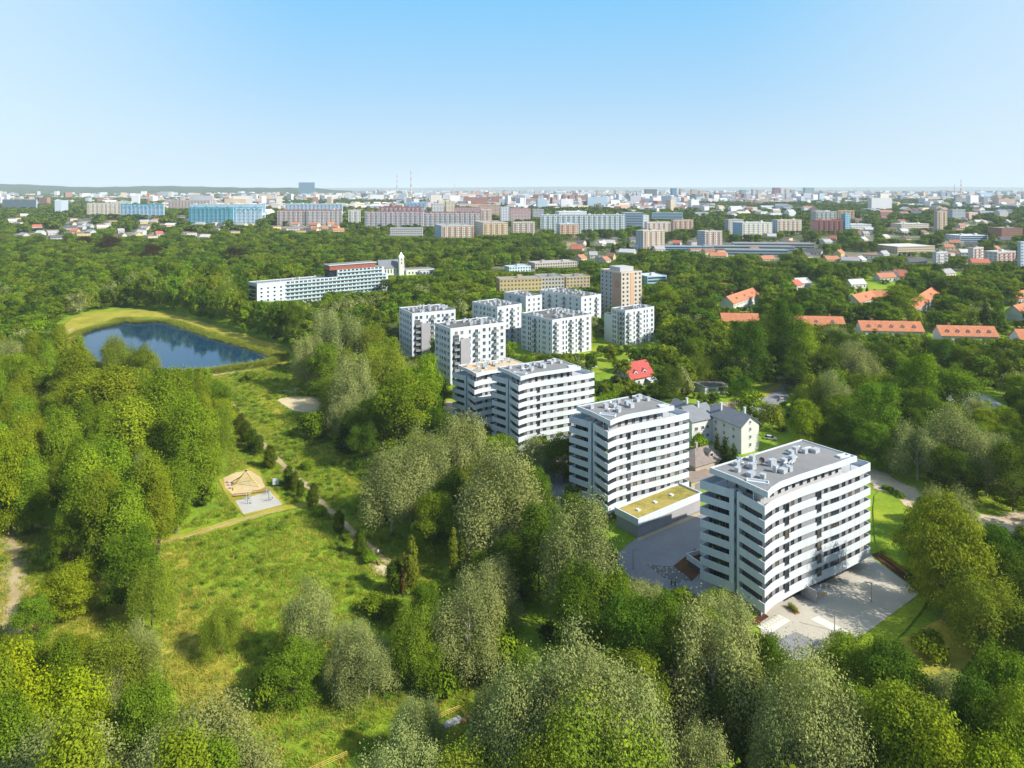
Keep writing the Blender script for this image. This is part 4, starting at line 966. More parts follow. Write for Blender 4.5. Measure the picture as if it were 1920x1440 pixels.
B('white point block rising behind the pink slab end', 939, 389, 937, 955, 36, 6, (.66, .70, .73))
B('pink slab with dark red trim beyond the white point block', 957, 391, 955, 995, 30, 4, (.62, .46, .45), trim=(.40, .2, .2), zig=(.5, .3, .3))
B('plain grey box building at the end of the pink slabs', 999, 393, 997, 1020, 22, 8, (.42, .42, .46))
B('dark-red-crowned pink block behind the very long slab', 710, 388, 707, 795, 34, 1, (.58, .44, .46), trim=(.32, .10, .10), bal=(.4, .2, .2))
B('blue slab behind the dark-red-crowned block', 757, 380, 755, 799, 32, 3, (.30, .52, .74), bal=(.55, .68, .78))
B('grey point block above the middle of the long pink slab', 810, 382, 807, 833, 36, 8, (.62, .62, .62), (.48, .46, .46))
B('beige-brown point block next to the grey one above the pink slab', 836, 378, 832, 853, 38, 8, (.62, .55, .44), (.42, .33, .30))
B('dusky pink slab above the right half of the long pink slab', 852, 389, 850, 900, 32, 3, (.52, .38, .38), trim=(.34, .2, .2))
B('salmon slab behind the dusky pink one', 898, 384, 880, 938, 30, 3, (.64, .46, .38))
B('white and grey point block at the edge of the wood before the pink slabs', 653, 394, 643, 676, 32, 10, (.68, .66, .62), (.46, .50, .56), bal=(.55, .55, .55))
B('pink-beige slab with red crenellated trim above the orange roofs', 520, 394, 515, 574, 30, 3, (.62, .52, .48), trim=(.42, .15, .13), bal=(.48, .46, .48))
B('second pink-beige slab with red trim, joined to the first', 575, 394, 574, 641, 30, 3, (.62, .54, .50), trim=(.42, .15, .13), bal=(.55, .60, .66))
B('long pale blue slab rising behind the pink-beige ones', 535, 382, 533, 642, 32, 2, (.50, .66, .80), bal=(.68, .74, .8), trim=(.55, .70, .82))
B('grey-purple office block among trees behind the turquoise slab', 492, 373, 488, 521, 24, 6, (.40, .36, .40), (.34, .32, .36), name='office_building', cat='office')
B('turquoise slab with dark wavy mural, shadowed half', 354, 389, 352, 437, 32, -2, (.18, .50, .62), (.45, .62, .74), trim=(.10, .36, .44), zig=TEALC, bal=(.20, .48, .6))  # shadow side: its shade is put into the darker wall colour
B('pale blue slab with turquoise waves, sunny half of the mural block', 438, 389, 437, 491, 32, 4, (.52, .70, .84), trim=(.12, .40, .48), zig=TEALC, bal=(.6, .75, .85))  # lit side of the same slab: sunlight is put into the paler colour
B('light blue slab behind the turquoise mural block', 356, 383, 352, 497, 32, 1, (.50, .70, .86), trim=(.62, .74, .84))
B('blue slab with teal zigzag roofline beside the orange tower crane', 226, 383, 223, 307, 32, 2, (.38, .60, .80), (.45, .62, .78), trim=TEALC, zig=TEALC, bal=(.60, .74, .84))
B('beige and pink slab above the blue zigzag one', 316, 376, 312, 394, 30, 3, (.64, .54, .48), trim=(.55, .42, .36), bal=(.52, .42, .40))
B('grey and white slab with beige stair columns, big gable in shade', 163, 381, 130, 234, 33, 14, (.66, .62, .56), (.38, .42, .48), bal=(.70, .58, .42))  # darker grey-blue end colour carries the shade on the gable
B('white slab seen past the grey and white one', 210, 378, 205, 246, 26, 5, (.70, .70, .72))
B('teal-grey slab with white and yellow end wall beside small gardens', 4, 374, -20, 68, 32, -8, (.36, .46, .54), trim=(.45, .5, .55), strips=(.42, .52, .6))
B('white point block rising over the teal-grey slab', 0, 362, -16, 12, 36, 8, (.72, .74, .78))
B('low wide white halls beyond the grey and white slab', 170, 369, 168, 232, 16, 3, (.72, .74, .78), name='warehouse', cat='warehouse', depth=40)
B('cream halls next to the low wide white ones', 236, 370, 234, 300, 14, 3, (.70, .66, .58), name='warehouse', cat='warehouse', depth=40)
B('pale yellow flats on the wooded rise with three sections', 208, 356, 206, 262, 22, 3, (.66, .60, .46), (.5, .45, .4), bal=(.6, .5, .35))
B('huge dark blue cooling house block standing on the skyline', 560, 342, 558, 590, 62, 4, (.22, .48, .66), trim=(.26, .54, .70), strips=(.24, .52, .68), name='power_station', cat='power station', far=6200)
B('dark teal and red office tower on the city skyline', 1210, 355, 1208, 1232, 62, 3, (.08, .20, .26), (.06, .16, .2), trim=(.5, .1, .1), strips=(.08, .22, .28), name='office_tower', cat='office', far=3900)
for (px, w_, py, hh, cc, lb) in ((1260, 9, 353, 62, (.12, .25, .38), 'dark blue twin office tower on the skyline'), (1276, 8, 354, 58, (.60, .50, .42), 'cream skyline tower beside the dark blue twin'), (1297, 10, 355, 55, (.58, .46, .38), 'peach skyline tower in the middle of the row'),
        (1312, 8, 357, 50, (.62, .56, .50), 'shorter peach skyline tower'), (1390, 9, 356, 52, (.15, .36, .46), 'teal glass skyline tower'), (1412, 9, 355, 55, (.58, .60, .64), 'pale grey skyline tower'), (1420, 7, 356, 50, (.60, .50, .40), 'slim tan skyline tower'),
        (1452, 10, 352, 66, (.32, .14, .16), 'dark red skyline tower, tallest of the cluster'), (1464, 7, 353, 60, (.70, .68, .66), 'white skyline tower beside the dark red one'), (1474, 7, 354, 58, (.66, .60, .54), 'cream skyline tower third from the dark red one'),
        (1484, 8, 356, 55, (.40, .42, .46), 'grey skyline tower closing the cluster'), (1510, 17, 352, 66, (.30, .42, .44), 'broad grey-green skyline slab'), (930, 8, 356, 44, (.66, .66, .64), 'white skyline flats over the pink slabs'), (1003, 9, 357, 46, (.62, .64, .66), 'white skyline flats near the thin mast'),
        (1120, 10, 357, 46, (.66, .60, .52), 'cream skyline flats above the white slab'), (1155, 8, 357, 44, (.70, .66, .58), 'pale yellow skyline flats above the white slab'), (1540, 8, 358, 44, (.55, .55, .58), 'small grey tower past the broad slab'), (1765, 8, 360, 46, (.40, .46, .52), 'grey-blue tower near the striped chimneys'), (1776, 6, 361, 42, (.50, .54, .58), 'second grey-blue tower near the striped chimneys')):
    B(lb, px, py, px - 1, px + w_, hh, 6, cc, name='skyline_tower', cat='tower', pent=False, depth=30, far=4300)
B('long flat-roofed grey workshop, front one with bright white end', 1360, 468, 1357, 1479, 7, -8, (.34, .42, .46), strips=(.30, .42, .50), roof=(.30, .32, .34), depth=16, name='workshop', cat='workshop', pent=False)
B('long flat-roofed grey workshop, middle one of three in line', 1320, 461, 1317, 1490, 7, -7, (.36, .40, .42), strips=(.34, .40, .44), roof=(.28, .29, .30), depth=16, name='workshop', cat='workshop', pent=False)
B('long flat-roofed grey workshop, farthest of the three', 1376, 456, 1374, 1528, 7, -6, (.38, .40, .42), strips=(.36, .42, .46), roof=(.30, .30, .31), depth=18, name='workshop', cat='workshop', pent=False)
B('blue-banded low hall next to the grey workshops', 1226, 462, 1225, 1338, 6, -3, (.34, .50, .62), strips=(.26, .46, .60), roof=(.30, .32, .34), depth=14, name='workshop', cat='workshop', pent=False)
B('wide cream hall with white roof among the far gardens', 1683, 463, 1680, 1753, 9, 16, (.56, .46, .34), roof=(.66, .65, .63), depth=40, name='market_hall', cat='hall', pent=False)
B('white flats with vertical ribs below the wide cream hall', 1756, 473, 1748, 1776, 17, 16, (.70, .70, .70), (.5, .52, .54), bal=(.62, .62, .62))
B('white and red balconied flats beside the dark poplars', 1825, 465, 1815, 1844, 14, 26, (.66, .60, .56), bal=(.42, .16, .14))
B('low flats with red balconies and pale roof behind the spruces', 1870, 473, 1845, 1905, 14, 24, (.60, .52, .48), (.5, .5, .48), bal=(.45, .15, .14), roof=(.58, .57, .56))
B('blue-grey tower block cut by the picture edge', 1914, 454, 1912, 1960, 34, 10, (.50, .58, .66), (.42, .5, .58))
B('brick-brown works with stepped roofs far past the gardens', 1878, 428, 1876, 1918, 16, 3, (.34, .17, .11), name='works', cat='factory', depth=30)
B('white hall with blue band far past the gardens', 1800, 442, 1795, 1852, 9, 8, (.68, .70, .74), strips=(.30, .46, .62), name='warehouse', cat='warehouse', depth=30, roof=(.62, .62, .64))
B('long white hall behind the red-brown block', 1595, 421, 1592, 1634, 10, 5, (.70, .70, .72), roof=(.6, .6, .62), name='warehouse', cat='warehouse', depth=26)
B('cream halls in a row past the long white hall', 1690, 420, 1686, 1742, 10, 6, (.66, .60, .52), roof=(.62, .6, .56), name='warehouse', cat='warehouse', depth=30)
def stack(px, ptop, d, label, r=4.5):
    x = (px - 960) * d / FPX; z1 = CAM_H - (ptop - HOR) * d / FPX; z0 = T(d)
    root = thing('chimney_stack', label, 'chimney', (x, d, z0)); h = z1 - z0; n = 8
    for k in range(n):
        mb = MB(); t0, t1 = k / n, (k + 1) / n; mb.tube((0, 0, h * t0), (0, 0, h * t1), r * (1 - .45 * t0), r * (1 - .45 * t1), 12, 0)
        mb.build('shaft_band', colour((.60, .12, .10) if (k % 2 and k > 2) else (.66, .64, .62)), root)
stack(770.5, 321, 5200, 'tall red and white striped chimney, taller of the pair left of centre', 4.5)
stack(744.5, 328, 5600, 'shorter red and white striped chimney beside the tallest one', 4)
stack(1802, 337, 5200, 'tall striped power station chimney over the far flat suburbs', 4)
stack(1790, 346, 5400, 'shorter striped chimney next to the one over the suburbs', 3.6)
stack(852, 345, 6000, 'thin lone striped mast-like chimney on the skyline', 3)
def far_church():
    d = 2900; x = (1190 - 960) * d / FPX; root = thing('brick_church', 'dark red brick church with twin spires far in the city', 'church', (x, d, T(d)), 0)
    br = colour((.30, .10, .08)); mb = MB(); gable(mb, -8, 8, 0, 40, 0, 14, 24, 0, 1, .3, 'y'); mb.build('nave', [br, colour((.28, .12, .1))], root)
    for s in (-1, 1):
        mb = MB(); mb.box(s * 7 - 3, s * 7 + 3, -6.5, -.5, 0, 32, 0); mb.build('bell_tower', br, root)
        mb = MB(); c = s * 7; mb.add([(c - 3, -6.5, 32), (c + 3, -6.5, 32), (c + 3, -.5, 32), (c - 3, -.5, 32), (c, -3.5, 56)], [(0, 1, 4), (1, 2, 4), (2, 3, 4), (3, 0, 4)], 0); mb.build('spire', colour((.24, .12, .12)), root)
far_church()
def crane():
    d = 1700; x = (278 - 960) * d / FPX; root = thing('tower_crane', 'orange tower crane above the blue zigzag slab', 'crane', (x, d, T(d)))
    oc = colour((.62, .26, .06)); mb = MB(); mb.box(-1.2, 1.2, -1.2, 1.2, 0, 48, 0); mb.build('mast', oc, root)
    mb = MB(); mb.box(-12, 34, -.8, .8, 48, 49.6, 0); mb.build('jib', oc, root); mb = MB(); mb.box(-1.5, 1.5, -1.5, 1.5, 49.6, 54, 0); mb.build('cab', oc, root)
crane()
# small houses in the garden suburbs: each one its own walls, roof, chimney
HOUSE_ROOFS = [('red', (.48, .14, .09)), ('brown', (.24, .14, .10)), ('grey', (.36, .36, .37)), ('orange', (.46, .20, .11)), ('white', (.55, .54, .53)), ('dark', (.12, .12, .13))]
HOUSE_WALLS = [('white', (.58, .57, .56)), ('cream', (.66, .58, .44)), ('grey', (.5, .5, .5)), ('yellow', (.64, .52, .24))]
HOUSES = []
def small_house(px, py, w, d, hip, rc, wc, a, flat=False):
    P = W(px, py); 
    for poly in FOOT:
        if inside(P, poly): return
    KEEP.append((px - 4, px + w * FPX / P.y, PX(P.x, P.y, P.z + 2.5)[1], P.y))
    HOUSES.append((P, px, py, w, d, rc, wc, a, flat))
rh = random.Random(21)
zones = [((0, 470), (406, 455), 36), ((480, 650), (424, 440), 14), ((640, 960), (375, 388), 10), ((1000, 1350), (455, 480), 12), ((1300, 1900), (440, 500), 44), ((1560, 1900), (405, 440), 26), ((1040, 1180), (452, 500), 10), ((0, 330), (420, 445), 18), ((1480, 1900), (505, 560), 8)]
for (xa, xb), (ya, yb), n in zones:
    for _ in range(n):
        c = 3 if (xa, xb) == (480, 650) else rh.choice((1, 2, 4, 5, 2, 0)) if xb < 500 else rh.randrange(6)
        small_house(rh.uniform(xa, xb), rh.uniform(ya, yb), rh.uniform(9, 20), rh.uniform(8, 12), 0, c, rh.randrange(4), rh.uniform(-.6, .9), rh.random() < .25)
from collections import defaultdict
def place_words(px, py):
    if py < 395: return 'before the pink slabs'
    if px < 130: return 'below the teal-grey slab'
    if px < 330: return 'below the zigzag slab'
    if px < 480: return 'below the mural slab'
    if px < 660: return 'below the pink-beige slabs'
    if px < 1180: return 'by the blue-banded hall'
    if px < 1400: return 'around the long grey workshops'
    if px < 1600: return 'below the red-brown block' if py < 500 else 'behind the orange terraces'
    if px < 1760: return 'around the wide cream hall' if py < 505 else 'behind the end-on orange house'
    return 'near the ribbed white flats' if py < 505 else 'near the dark spruces'
ORD = ['first', 'second', 'third', 'fourth', 'fifth', 'sixth', 'seventh', 'eighth', 'ninth', 'tenth', 'eleventh', 'twelfth', 'thirteenth', 'fourteenth', 'fifteenth', 'sixteenth', 'seventeenth', 'eighteenth', 'nineteenth', 'twentieth']
ORD += ['twenty-' + o for o in ORD[:9]] + ['thirtieth'] + ['thirty-' + o for o in ORD[:9]]
def ordinal(i): return ORD[min(i, len(ORD) - 1)]
by = defaultdict(list)
for h_ in HOUSES: by[(h_[5], h_[6], h_[8], place_words(h_[1], h_[2]))].append(h_)
for (rc, wc, flat, where), hs in by.items():
    hs.sort(key=lambda t: t[1])
    for i, (P, px, py, w, d, _, _, a, _) in enumerate(hs):
        rn, rcol = HOUSE_ROOFS[rc]; wn_, wcol = HOUSE_WALLS[wc]
        kind = f'{wn_} house with flat {rn} roof' if flat else f'{wn_} house with pitched {rn} roof'
        lab = f'{kind} {where}' if len(hs) == 1 else f'{ordinal(i)} {kind} {where}, from left'
        root = thing('small_house', lab, 'house', P, a, 'small houses in the garden suburbs')
        if flat:
            mb = MB(); mb.box(0, w, 0, d, -1, 5, 0); mb.build('wall', colour(wcol), root)
            mb = MB(); mb.box(-.3, w + .3, -.3, d + .3, 5.01, 5.4, 0); mb.build('roof', colour(rcol), root)
        else:
            part_gable(root, (0, w, 0, d, -1, 4.2, 8), [colour(wcol), colour(rcol)], over=.5)
            chimney(root, w * .3, d * .5, 7, 9, colour((.45, .3, .25)), .8)
        n = max(2, int(w / 4)); mb = MB()
        for k in range(n): u = (k + .5) * w / n; mb.box(u - .6, u + .6, -.06, .02, 1.2, 2.7, 0)
        mb.build('window_row', CITYGLASS, root, kind='stuff')
        ca, sa = math.cos(a), math.sin(a)
        footprint([(P.x + x * ca - y * sa, P.y + x * sa + y * ca) for x, y in ((-3, -14), (w + 3, -14), (w + 3, d + 2), (-3, d + 2))])
# the rest of the city, far off: thousands of roofs in one mass
def far_city():
    r = np.random.default_rng(5); N = 5200
    v, f, m = [], [], []
    cols = [(.60, .60, .62), (.54, .50, .44), (.50, .36, .30), (.38, .40, .44), (.30, .16, .13), (.44, .50, .58), (.22, .23, .26), (.50, .40, .28), (.30, .40, .48)]
    k = 0
    while k < N:
        y = math.exp(r.uniform(math.log(1500), math.log(9500))); px = r.uniform(-60, 1980)
        x = (px - 960) * y / FPX
        dens = .25 + .75 * min(1, max(0, (px - 350) / 500)); dens *= (1 if y > 2000 else .22 if px > 960 else .1)
        if px > 1500 and 1500 < y < 3000: dens *= .35
        cl = math.sin(x * .004 + 1) * math.sin(y * .003 + x * .001) + .35 * math.sin(x * .017) * math.sin(y * .013)
        if r.random() > dens or cl < -.25 + r.uniform(-.2, .2): continue
        if any(inside((x, y), q) for q in FOOT) : continue
        tall = r.random() < (.16 if y > 2400 else .05)
        h = r.uniform(22, 40) if tall else r.uniform(6, 17); w = r.uniform(14, 40) * (1.4 if y > 3500 else 1); d = r.uniform(11, 18) * (1.5 if y > 3500 else 1)
        if tall and r.random() < .5: w *= 1.8
        a = .15 + r.choice([0, 1.57]) + r.normal(0, .25); ca, sa = math.cos(a), math.sin(a); z = T(y); b = len(v)
        for zz in (z - 2, z + h):
            for (lx, ly) in ((-w / 2, -d / 2), (w / 2, -d / 2), (w / 2, d / 2), (-w / 2, d / 2)): v.append((x + lx * ca - ly * sa, y + lx * sa + ly * ca, zz))
        c = int(r.integers(0, len(cols))); c = c if r.random() < .75 else 0
        rc = c if tall else int(r.choice([4, 6, 3, 7, 0]))
        if not tall and r.random() < .55:
            p0 = (Vector(v[b + 4]) + Vector(v[b + 7])) / 2; p1 = (Vector(v[b + 5]) + Vector(v[b + 6])) / 2; hz = d * .32
            v += [(p0.x, p0.y, p0.z + hz), (p1.x, p1.y, p1.z + hz)]
            f += [(b, b + 1, b + 5, b + 4), (b + 2, b + 3, b + 7, b + 6), (b + 1, b + 2, b + 6, b + 9, b + 5), (b + 3, b, b + 4, b + 8, b + 7), (b + 4, b + 5, b + 9, b + 8), (b + 6, b + 7, b + 8, b + 9)]; m += [c] * 4 + [rc] * 2
        else:
            f += [(b, b + 1, b + 5, b + 4), (b + 1, b + 2, b + 6, b + 5), (b + 2, b + 3, b + 7, b + 6), (b + 3, b, b + 4, b + 7), (b + 4, b + 5, b + 6, b + 7)]; m += [c] * 4 + [rc]
        k += 1
    mb = MB(); mb.v, mb.f, mb.m = v, f, m
    mats = []
    for c in cols:
        mm, nt, Nn, L, p = nodes_of('far_render')
        p.inputs['Base Color'].default_value = (*c, 1); p.inputs['Roughness'].default_value = .9; mats.append(mm)
    o = mb.build('distant_city', mats, kind='stuff'); o['label'] = 'mass of distant roofs and flats across the plain up to the horizon'
far_city()
# ================================================================== vegetation
BARK = paint((.16, .13, .10), .95, .25, 2, 'bark'); BARKP = paint((.42, .40, .35), .9, .25, 2, 'pale_bark')
LEAF = {
    'silver': leaf_mat('silver_leaves', (0.231, 0.267, 0.085), .15, .20, .012), 'olive': leaf_mat('olive_leaves', (0.180, 0.235, 0.020), .18, .26, .02),
    'green': leaf_mat('green_leaves', (0.137, 0.211, 0.014), .24, .25, .02), 'bright': leaf_mat('bright_leaves', (0.188, 0.263, 0.012), .18, .29, .02),
    'dark': leaf_mat('dark_leaves', (0.071, 0.123, 0.010), .26, .2, .02), 'tall': leaf_mat('poplar_leaves', (0.180, 0.248, 0.015), .2, .26, .02),
    'yellow': leaf_mat('yellow_green_leaves', (0.279, 0.341, 0.010), .12, .30, .01), 'hornbeam': leaf_mat('hornbeam_leaves', (0.073, 0.106, 0.008), .15, .20, .015),
    'lombardy': leaf_mat('lombardy_leaves', (0.143, 0.183, 0.016), .15, .22, .015), 'conifer': leaf_mat('conifer_needles', (0.043, 0.074, 0.012), .2, .11, .02),
    'copper': leaf_mat('copper_leaves', (0.048, 0.027, 0.012), .2, .11, .02), 'bush': leaf_mat('bush_leaves', (0.160, 0.229, 0.013), .25, .25, .025),
    'dead': leaf_mat('dry_twigs', (0.205, 0.119, 0.025), .1, .07, .01), 'oak': leaf_mat('oak_leaves', (0.185, 0.229, 0.017), .1, .26, .01),
    'under': leaf_mat('undergrowth_leaves', (0.058, 0.090, 0.009), .3, .2, .025)}  # darker copy of the bush green, so gaps between crowns read as shade
def crown_mesh(name, seed, kind, h, w, nleaf, leaf, mat, thin=0.0):
    """crown of loose leaf sprays: lobes -> sprays on the lobes -> single leaves"""
    r = np.random.default_rng(seed); lob = []
    if kind == 'round':
        sk = r.uniform(-.07, .07, 2) * w
        lob.append((sk[0], sk[1], .54 * h, w * .29, h * .30))
        for k in range(17):
            a = k * 2.4 + r.uniform(-.5, .5); e = r.uniform(-.35, 1.3); g = r.uniform(.82, 1.22); q = w * .34 * math.cos(max(e, -.3)) * g
            lob.append((sk[0] + q * math.cos(a), sk[1] + q * math.sin(a), h * (.52 + .31 * math.sin(e) * g), w * r.uniform(.09, .20), h * r.uniform(.08, .16)))
        for k in range(9):
            a = k * .7 + r.uniform(-.3, .3); q = w * r.uniform(.16, .34); lob.append((sk[0] + q * math.cos(a), sk[1] + q * math.sin(a), h * r.uniform(.13, .30), w * r.uniform(.10, .17), h * .09))
    elif kind == 'plume':                       # many billowing heads of unequal height
        for k in range(17):
            a = k * 2.4 + r.uniform(-.6, .6); q = w * min(.44, .10 + .34 * math.sqrt((k + .3) / 17) * r.uniform(.75, 1.2)); rz = h * r.uniform(.10, .19); rx = w * r.uniform(.10, .18)
            top = h * (1.0 - .50 * (q / (w * .5)) ** 2 - r.uniform(0, .20))
            lob.append((q * math.cos(a), q * math.sin(a), top - rz, rx, rz))
            if k % 2: lob.append((q * 1.1 * math.cos(a + .3), q * 1.1 * math.sin(a + .3), (top - rz) * r.uniform(.55, .75), rx * 1.15, rz))
        for k in range(7):
            a = k * .9 + r.uniform(-.3, .3); q = w * r.uniform(.22, .42); lob.append((q * math.cos(a), q * math.sin(a), h * r.uniform(.16, .38), w * r.uniform(.10, .17), h * .10))
    elif kind == 'tall':
        for k in range(14):
            t = (k + .5) / 14; q = w * r.uniform(.05, .24) * math.sin(math.pi * min(1, .25 + t * .8)); a = k * 2.4
            lob.append((q * math.cos(a), q * math.sin(a), h * (.16 + .74 * t), w * .5 * (.35 + .55 * math.sin(math.pi * (.18 + .72 * t))) * r.uniform(.55, .8), h * r.uniform(.085, .12)))
    elif kind == 'column':
        for k in range(9):
            t = (k + .5) / 9; lob.append((r.normal(0, w * .05), r.normal(0, w * .05), h * (.12 + .82 * t), w * .5 * (math.sin(math.pi * (.16 + .80 * t)) ** .6) * r.uniform(.82, 1.05), h * .09))
    elif kind == 'cone':
        for k in range(11):
            t = k / 11; n = 3 if t < .7 else 1
            for j in range(n):
                a = j * 2.094 + k * .9; q = w * .30 * (1 - t) * (1 if n > 1 else 0); lob.append((q * math.cos(a), q * math.sin(a), h * (.08 + .88 * t), w * (.07 + .20 * (1 - t)), h * .055))
    elif kind == 'spread':                      # old oak: wide, open, flat sprays
        for k in range(22):
            a = k * 2.4; q = w * .46 * math.sqrt((k + .5) / 22); lob.append((q * math.cos(a), q * math.sin(a), h * (.86 - .40 * (q / (w * .5)) ** 2 + r.uniform(-.12, .05)), w * r.uniform(.085, .14), h * r.uniform(.05, .09)))
        for k in range(20):
            a = k * 2.4 + r.uniform(-.3, .3); q = w * r.uniform(.12, .46); lob.append((q * math.cos(a), q * math.sin(a), h * r.uniform(.10, .55), w * r.uniform(.08, .12), h * .065))
    else:                                        # bush
        for k in range(8):
            a = k * 2.4; q = w * r.uniform(.02, .33); lob.append((q * math.cos(a), q * math.sin(a), h * r.uniform(.3, .66), w * r.uniform(.16, .26), h * r.uniform(.2, .32)))
    L = np.array(lob); wt = L[:, 3] * np.sqrt(L[:, 3] * L[:, 4]); wt /= wt.sum()
    per = 16; K = max(12, nleaf // per)
    li = r.choice(len(L), K * 3, p=wt); d = r.normal(size=(K * 3, 3)); d /= np.linalg.norm(d, axis=1)[:, None]
    d[:, 2] = np.where(d[:, 2] < -.35, -d[:, 2], d[:, 2]); rad = np.clip(.72 + .42 * r.random(K * 3) ** .8, 0, 1.12); inner = r.random(K * 3) < .16; rad[inner] *= r.uniform(.35, .8, inner.sum())
    c = L[li, :3] + d * rad[:, None] * np.stack([L[li, 3], L[li, 3], L[li, 4]], 1)
    # drop sprays buried in other lobes
    q = (c[:, None, :] - L[None, :, :3]) / np.stack([L[:, 3], L[:, 3], L[:, 4]], 1)[None]
    dep = np.sort(np.linalg.norm(q, axis=2), axis=1)[:, 0]; keep = np.where((dep > .62) | inner)[0][:K]
    c, d = c[keep], d[keep]; K = len(c); s = w * .030 + .22
    if kind == 'column': s = w * .06
    P = np.repeat(c, per, 0) + r.normal(size=(K * per, 3)) * np.array([s, s, s * (1.5 if kind in ('plume', 'tall', 'column') else .62)])
    D = np.repeat(d, per, 0); n = len(P)
    nr = D * .75 + r.normal(size=(n, 3)) * (.27 if kind == 'plume' else .36) + np.array([0, 0, .28]); nr /= np.linalg.norm(nr, axis=1)[:, None]
    t = np.cross(nr, r.normal(size=(n, 3))); t /= np.linalg.norm(t, axis=1)[:, None]; b = np.cross(nr, t)
    sz = leaf * r.uniform(.6, 1.35, n)[:, None]
    V = np.stack([P - t * sz * .55, P - b * sz * .34, P + t * sz * .55, P + b * sz * .34], 1).reshape(-1, 3)
    me = bpy.data.meshes.new(name); me.vertices.add(4 * n); me.vertices.foreach_set('co', V.astype(np.float32).ravel())
    me.loops.add(4 * n); me.loops.foreach_set('vertex_index', np.arange(4 * n, dtype=np.int32)); me.polygons.add(n)
    me.polygons.foreach_set('loop_start', np.arange(0, 4 * n, 4, dtype=np.int32)); me.update(calc_edges=True)
    lt = r.normal(0, .12, len(L))[li[keep]]; tint = np.clip(np.repeat(r.normal(.5, .12, K) + lt, per) + r.normal(0, .12, n), 0, 1)
    at = me.attributes.new('tint', 'FLOAT', 'FACE'); at.data.foreach_set('value', tint.astype(np.float32)); me.materials.append(mat)
    return me
def trunk_mesh(name, h, w, kind, mat, seed=1):
    r = random.Random(seed); mb = MB(); r0 = max(.10, h * .018 + (.12 if kind == 'spread' else 0)); top = h * (.8 if kind in ('column', 'cone', 'tall') else .55)
    pts = [(0, 0, -.4)] + [(r.uniform(-.15, .15) * k, r.uniform(-.15, .15) * k, top * k / 4) for k in range(1, 5)]
    for k in range(4): mb.tube(pts[k], pts[k + 1], r0 * (1 - .2 * k), r0 * (1 - .2 * (k + 1)), 7, 0)
    for k in range(0 if kind in ('column', 'cone') else 8):
        a = k * 2.4 + r.uniform(-.4, .4); z = top * r.uniform(.3, .95); L = w * r.uniform(.16, .28); up = L * (1.1 if kind in ('plume', 'tall') else .6)
        m = (math.cos(a) * L * .55, math.sin(a) * L * .55, z + up * .45); e = (math.cos(a) * L, math.sin(a) * L, min(h * .70, z + up))
        mb.tube((0, 0, z - .2), m, r0 * .42, r0 * .28, 5, 0); mb.tube(m, e, r0 * .28, r0 * .10, 5, 0)
    return mb.mesh(name, mat)
# kind of tree: name, shape, height, width, leaf colour, number of forms, everyday name
SPEC = {
    'silver': ('silver_poplar_tree', 'plume', 18, 15, 5), 'olive': ('willow_tree', 'plume', 16, 14, 3), 'green': ('broadleaf_tree', 'round', 17, 13, 5), 'bright': ('lime_tree', 'round', 15, 12, 3),
    'dark': ('maple_tree', 'round', 18, 14, 4), 'tall': ('poplar_tree', 'tall', 23, 9.5, 4), 'yellow': ('ash_tree', 'plume', 13, 11, 2), 'hornbeam': ('hornbeam_tree', 'column', 7.2, 3.4, 2),
    'lombardy': ('lombardy_poplar_tree', 'column', 13, 2.6, 2), 'conifer': ('spruce_tree', 'cone', 13, 6, 2), 'copper': ('copper_beech_tree', 'round', 18, 16, 1), 'bush': ('bush', 'bush', 3.6, 4.6, 3), 'dead': ('bare_tree', 'column', 10, 1.8, 1), 'oak': ('oak_tree', 'spread', 17, 19, 1)}
NEAR = {}
NL = {'silver': 15000, 'olive': 12000, 'oak': 15000, 'tall': 11000, 'hornbeam': 4200, 'lombardy': 4200, 'bush': 2600, 'dead': 900, 'conifer': 6500}
NL = {k: int(v * (2.0 if k in ('silver', 'olive') else 1.6)) for k, v in NL.items()}
for k, (nm, shp, h, w, nv) in SPEC.items():
    n = NL.get(k, 22000)
    lf = {'hornbeam': .26, 'lombardy': .30, 'bush': .34, 'conifer': .42, 'dead': .3}.get(k, .285 if k in ('silver', 'olive') else .32 if k != 'oak' else .40)
    NEAR[k] = [(crown_mesh('crown', 100 * len(NEAR) + i, shp, h, w, n, lf, LEAF[k]), trunk_mesh('trunk', h, w, shp, BARKP if k == 'silver' else BARK, i + 1)) for i in range(nv)]
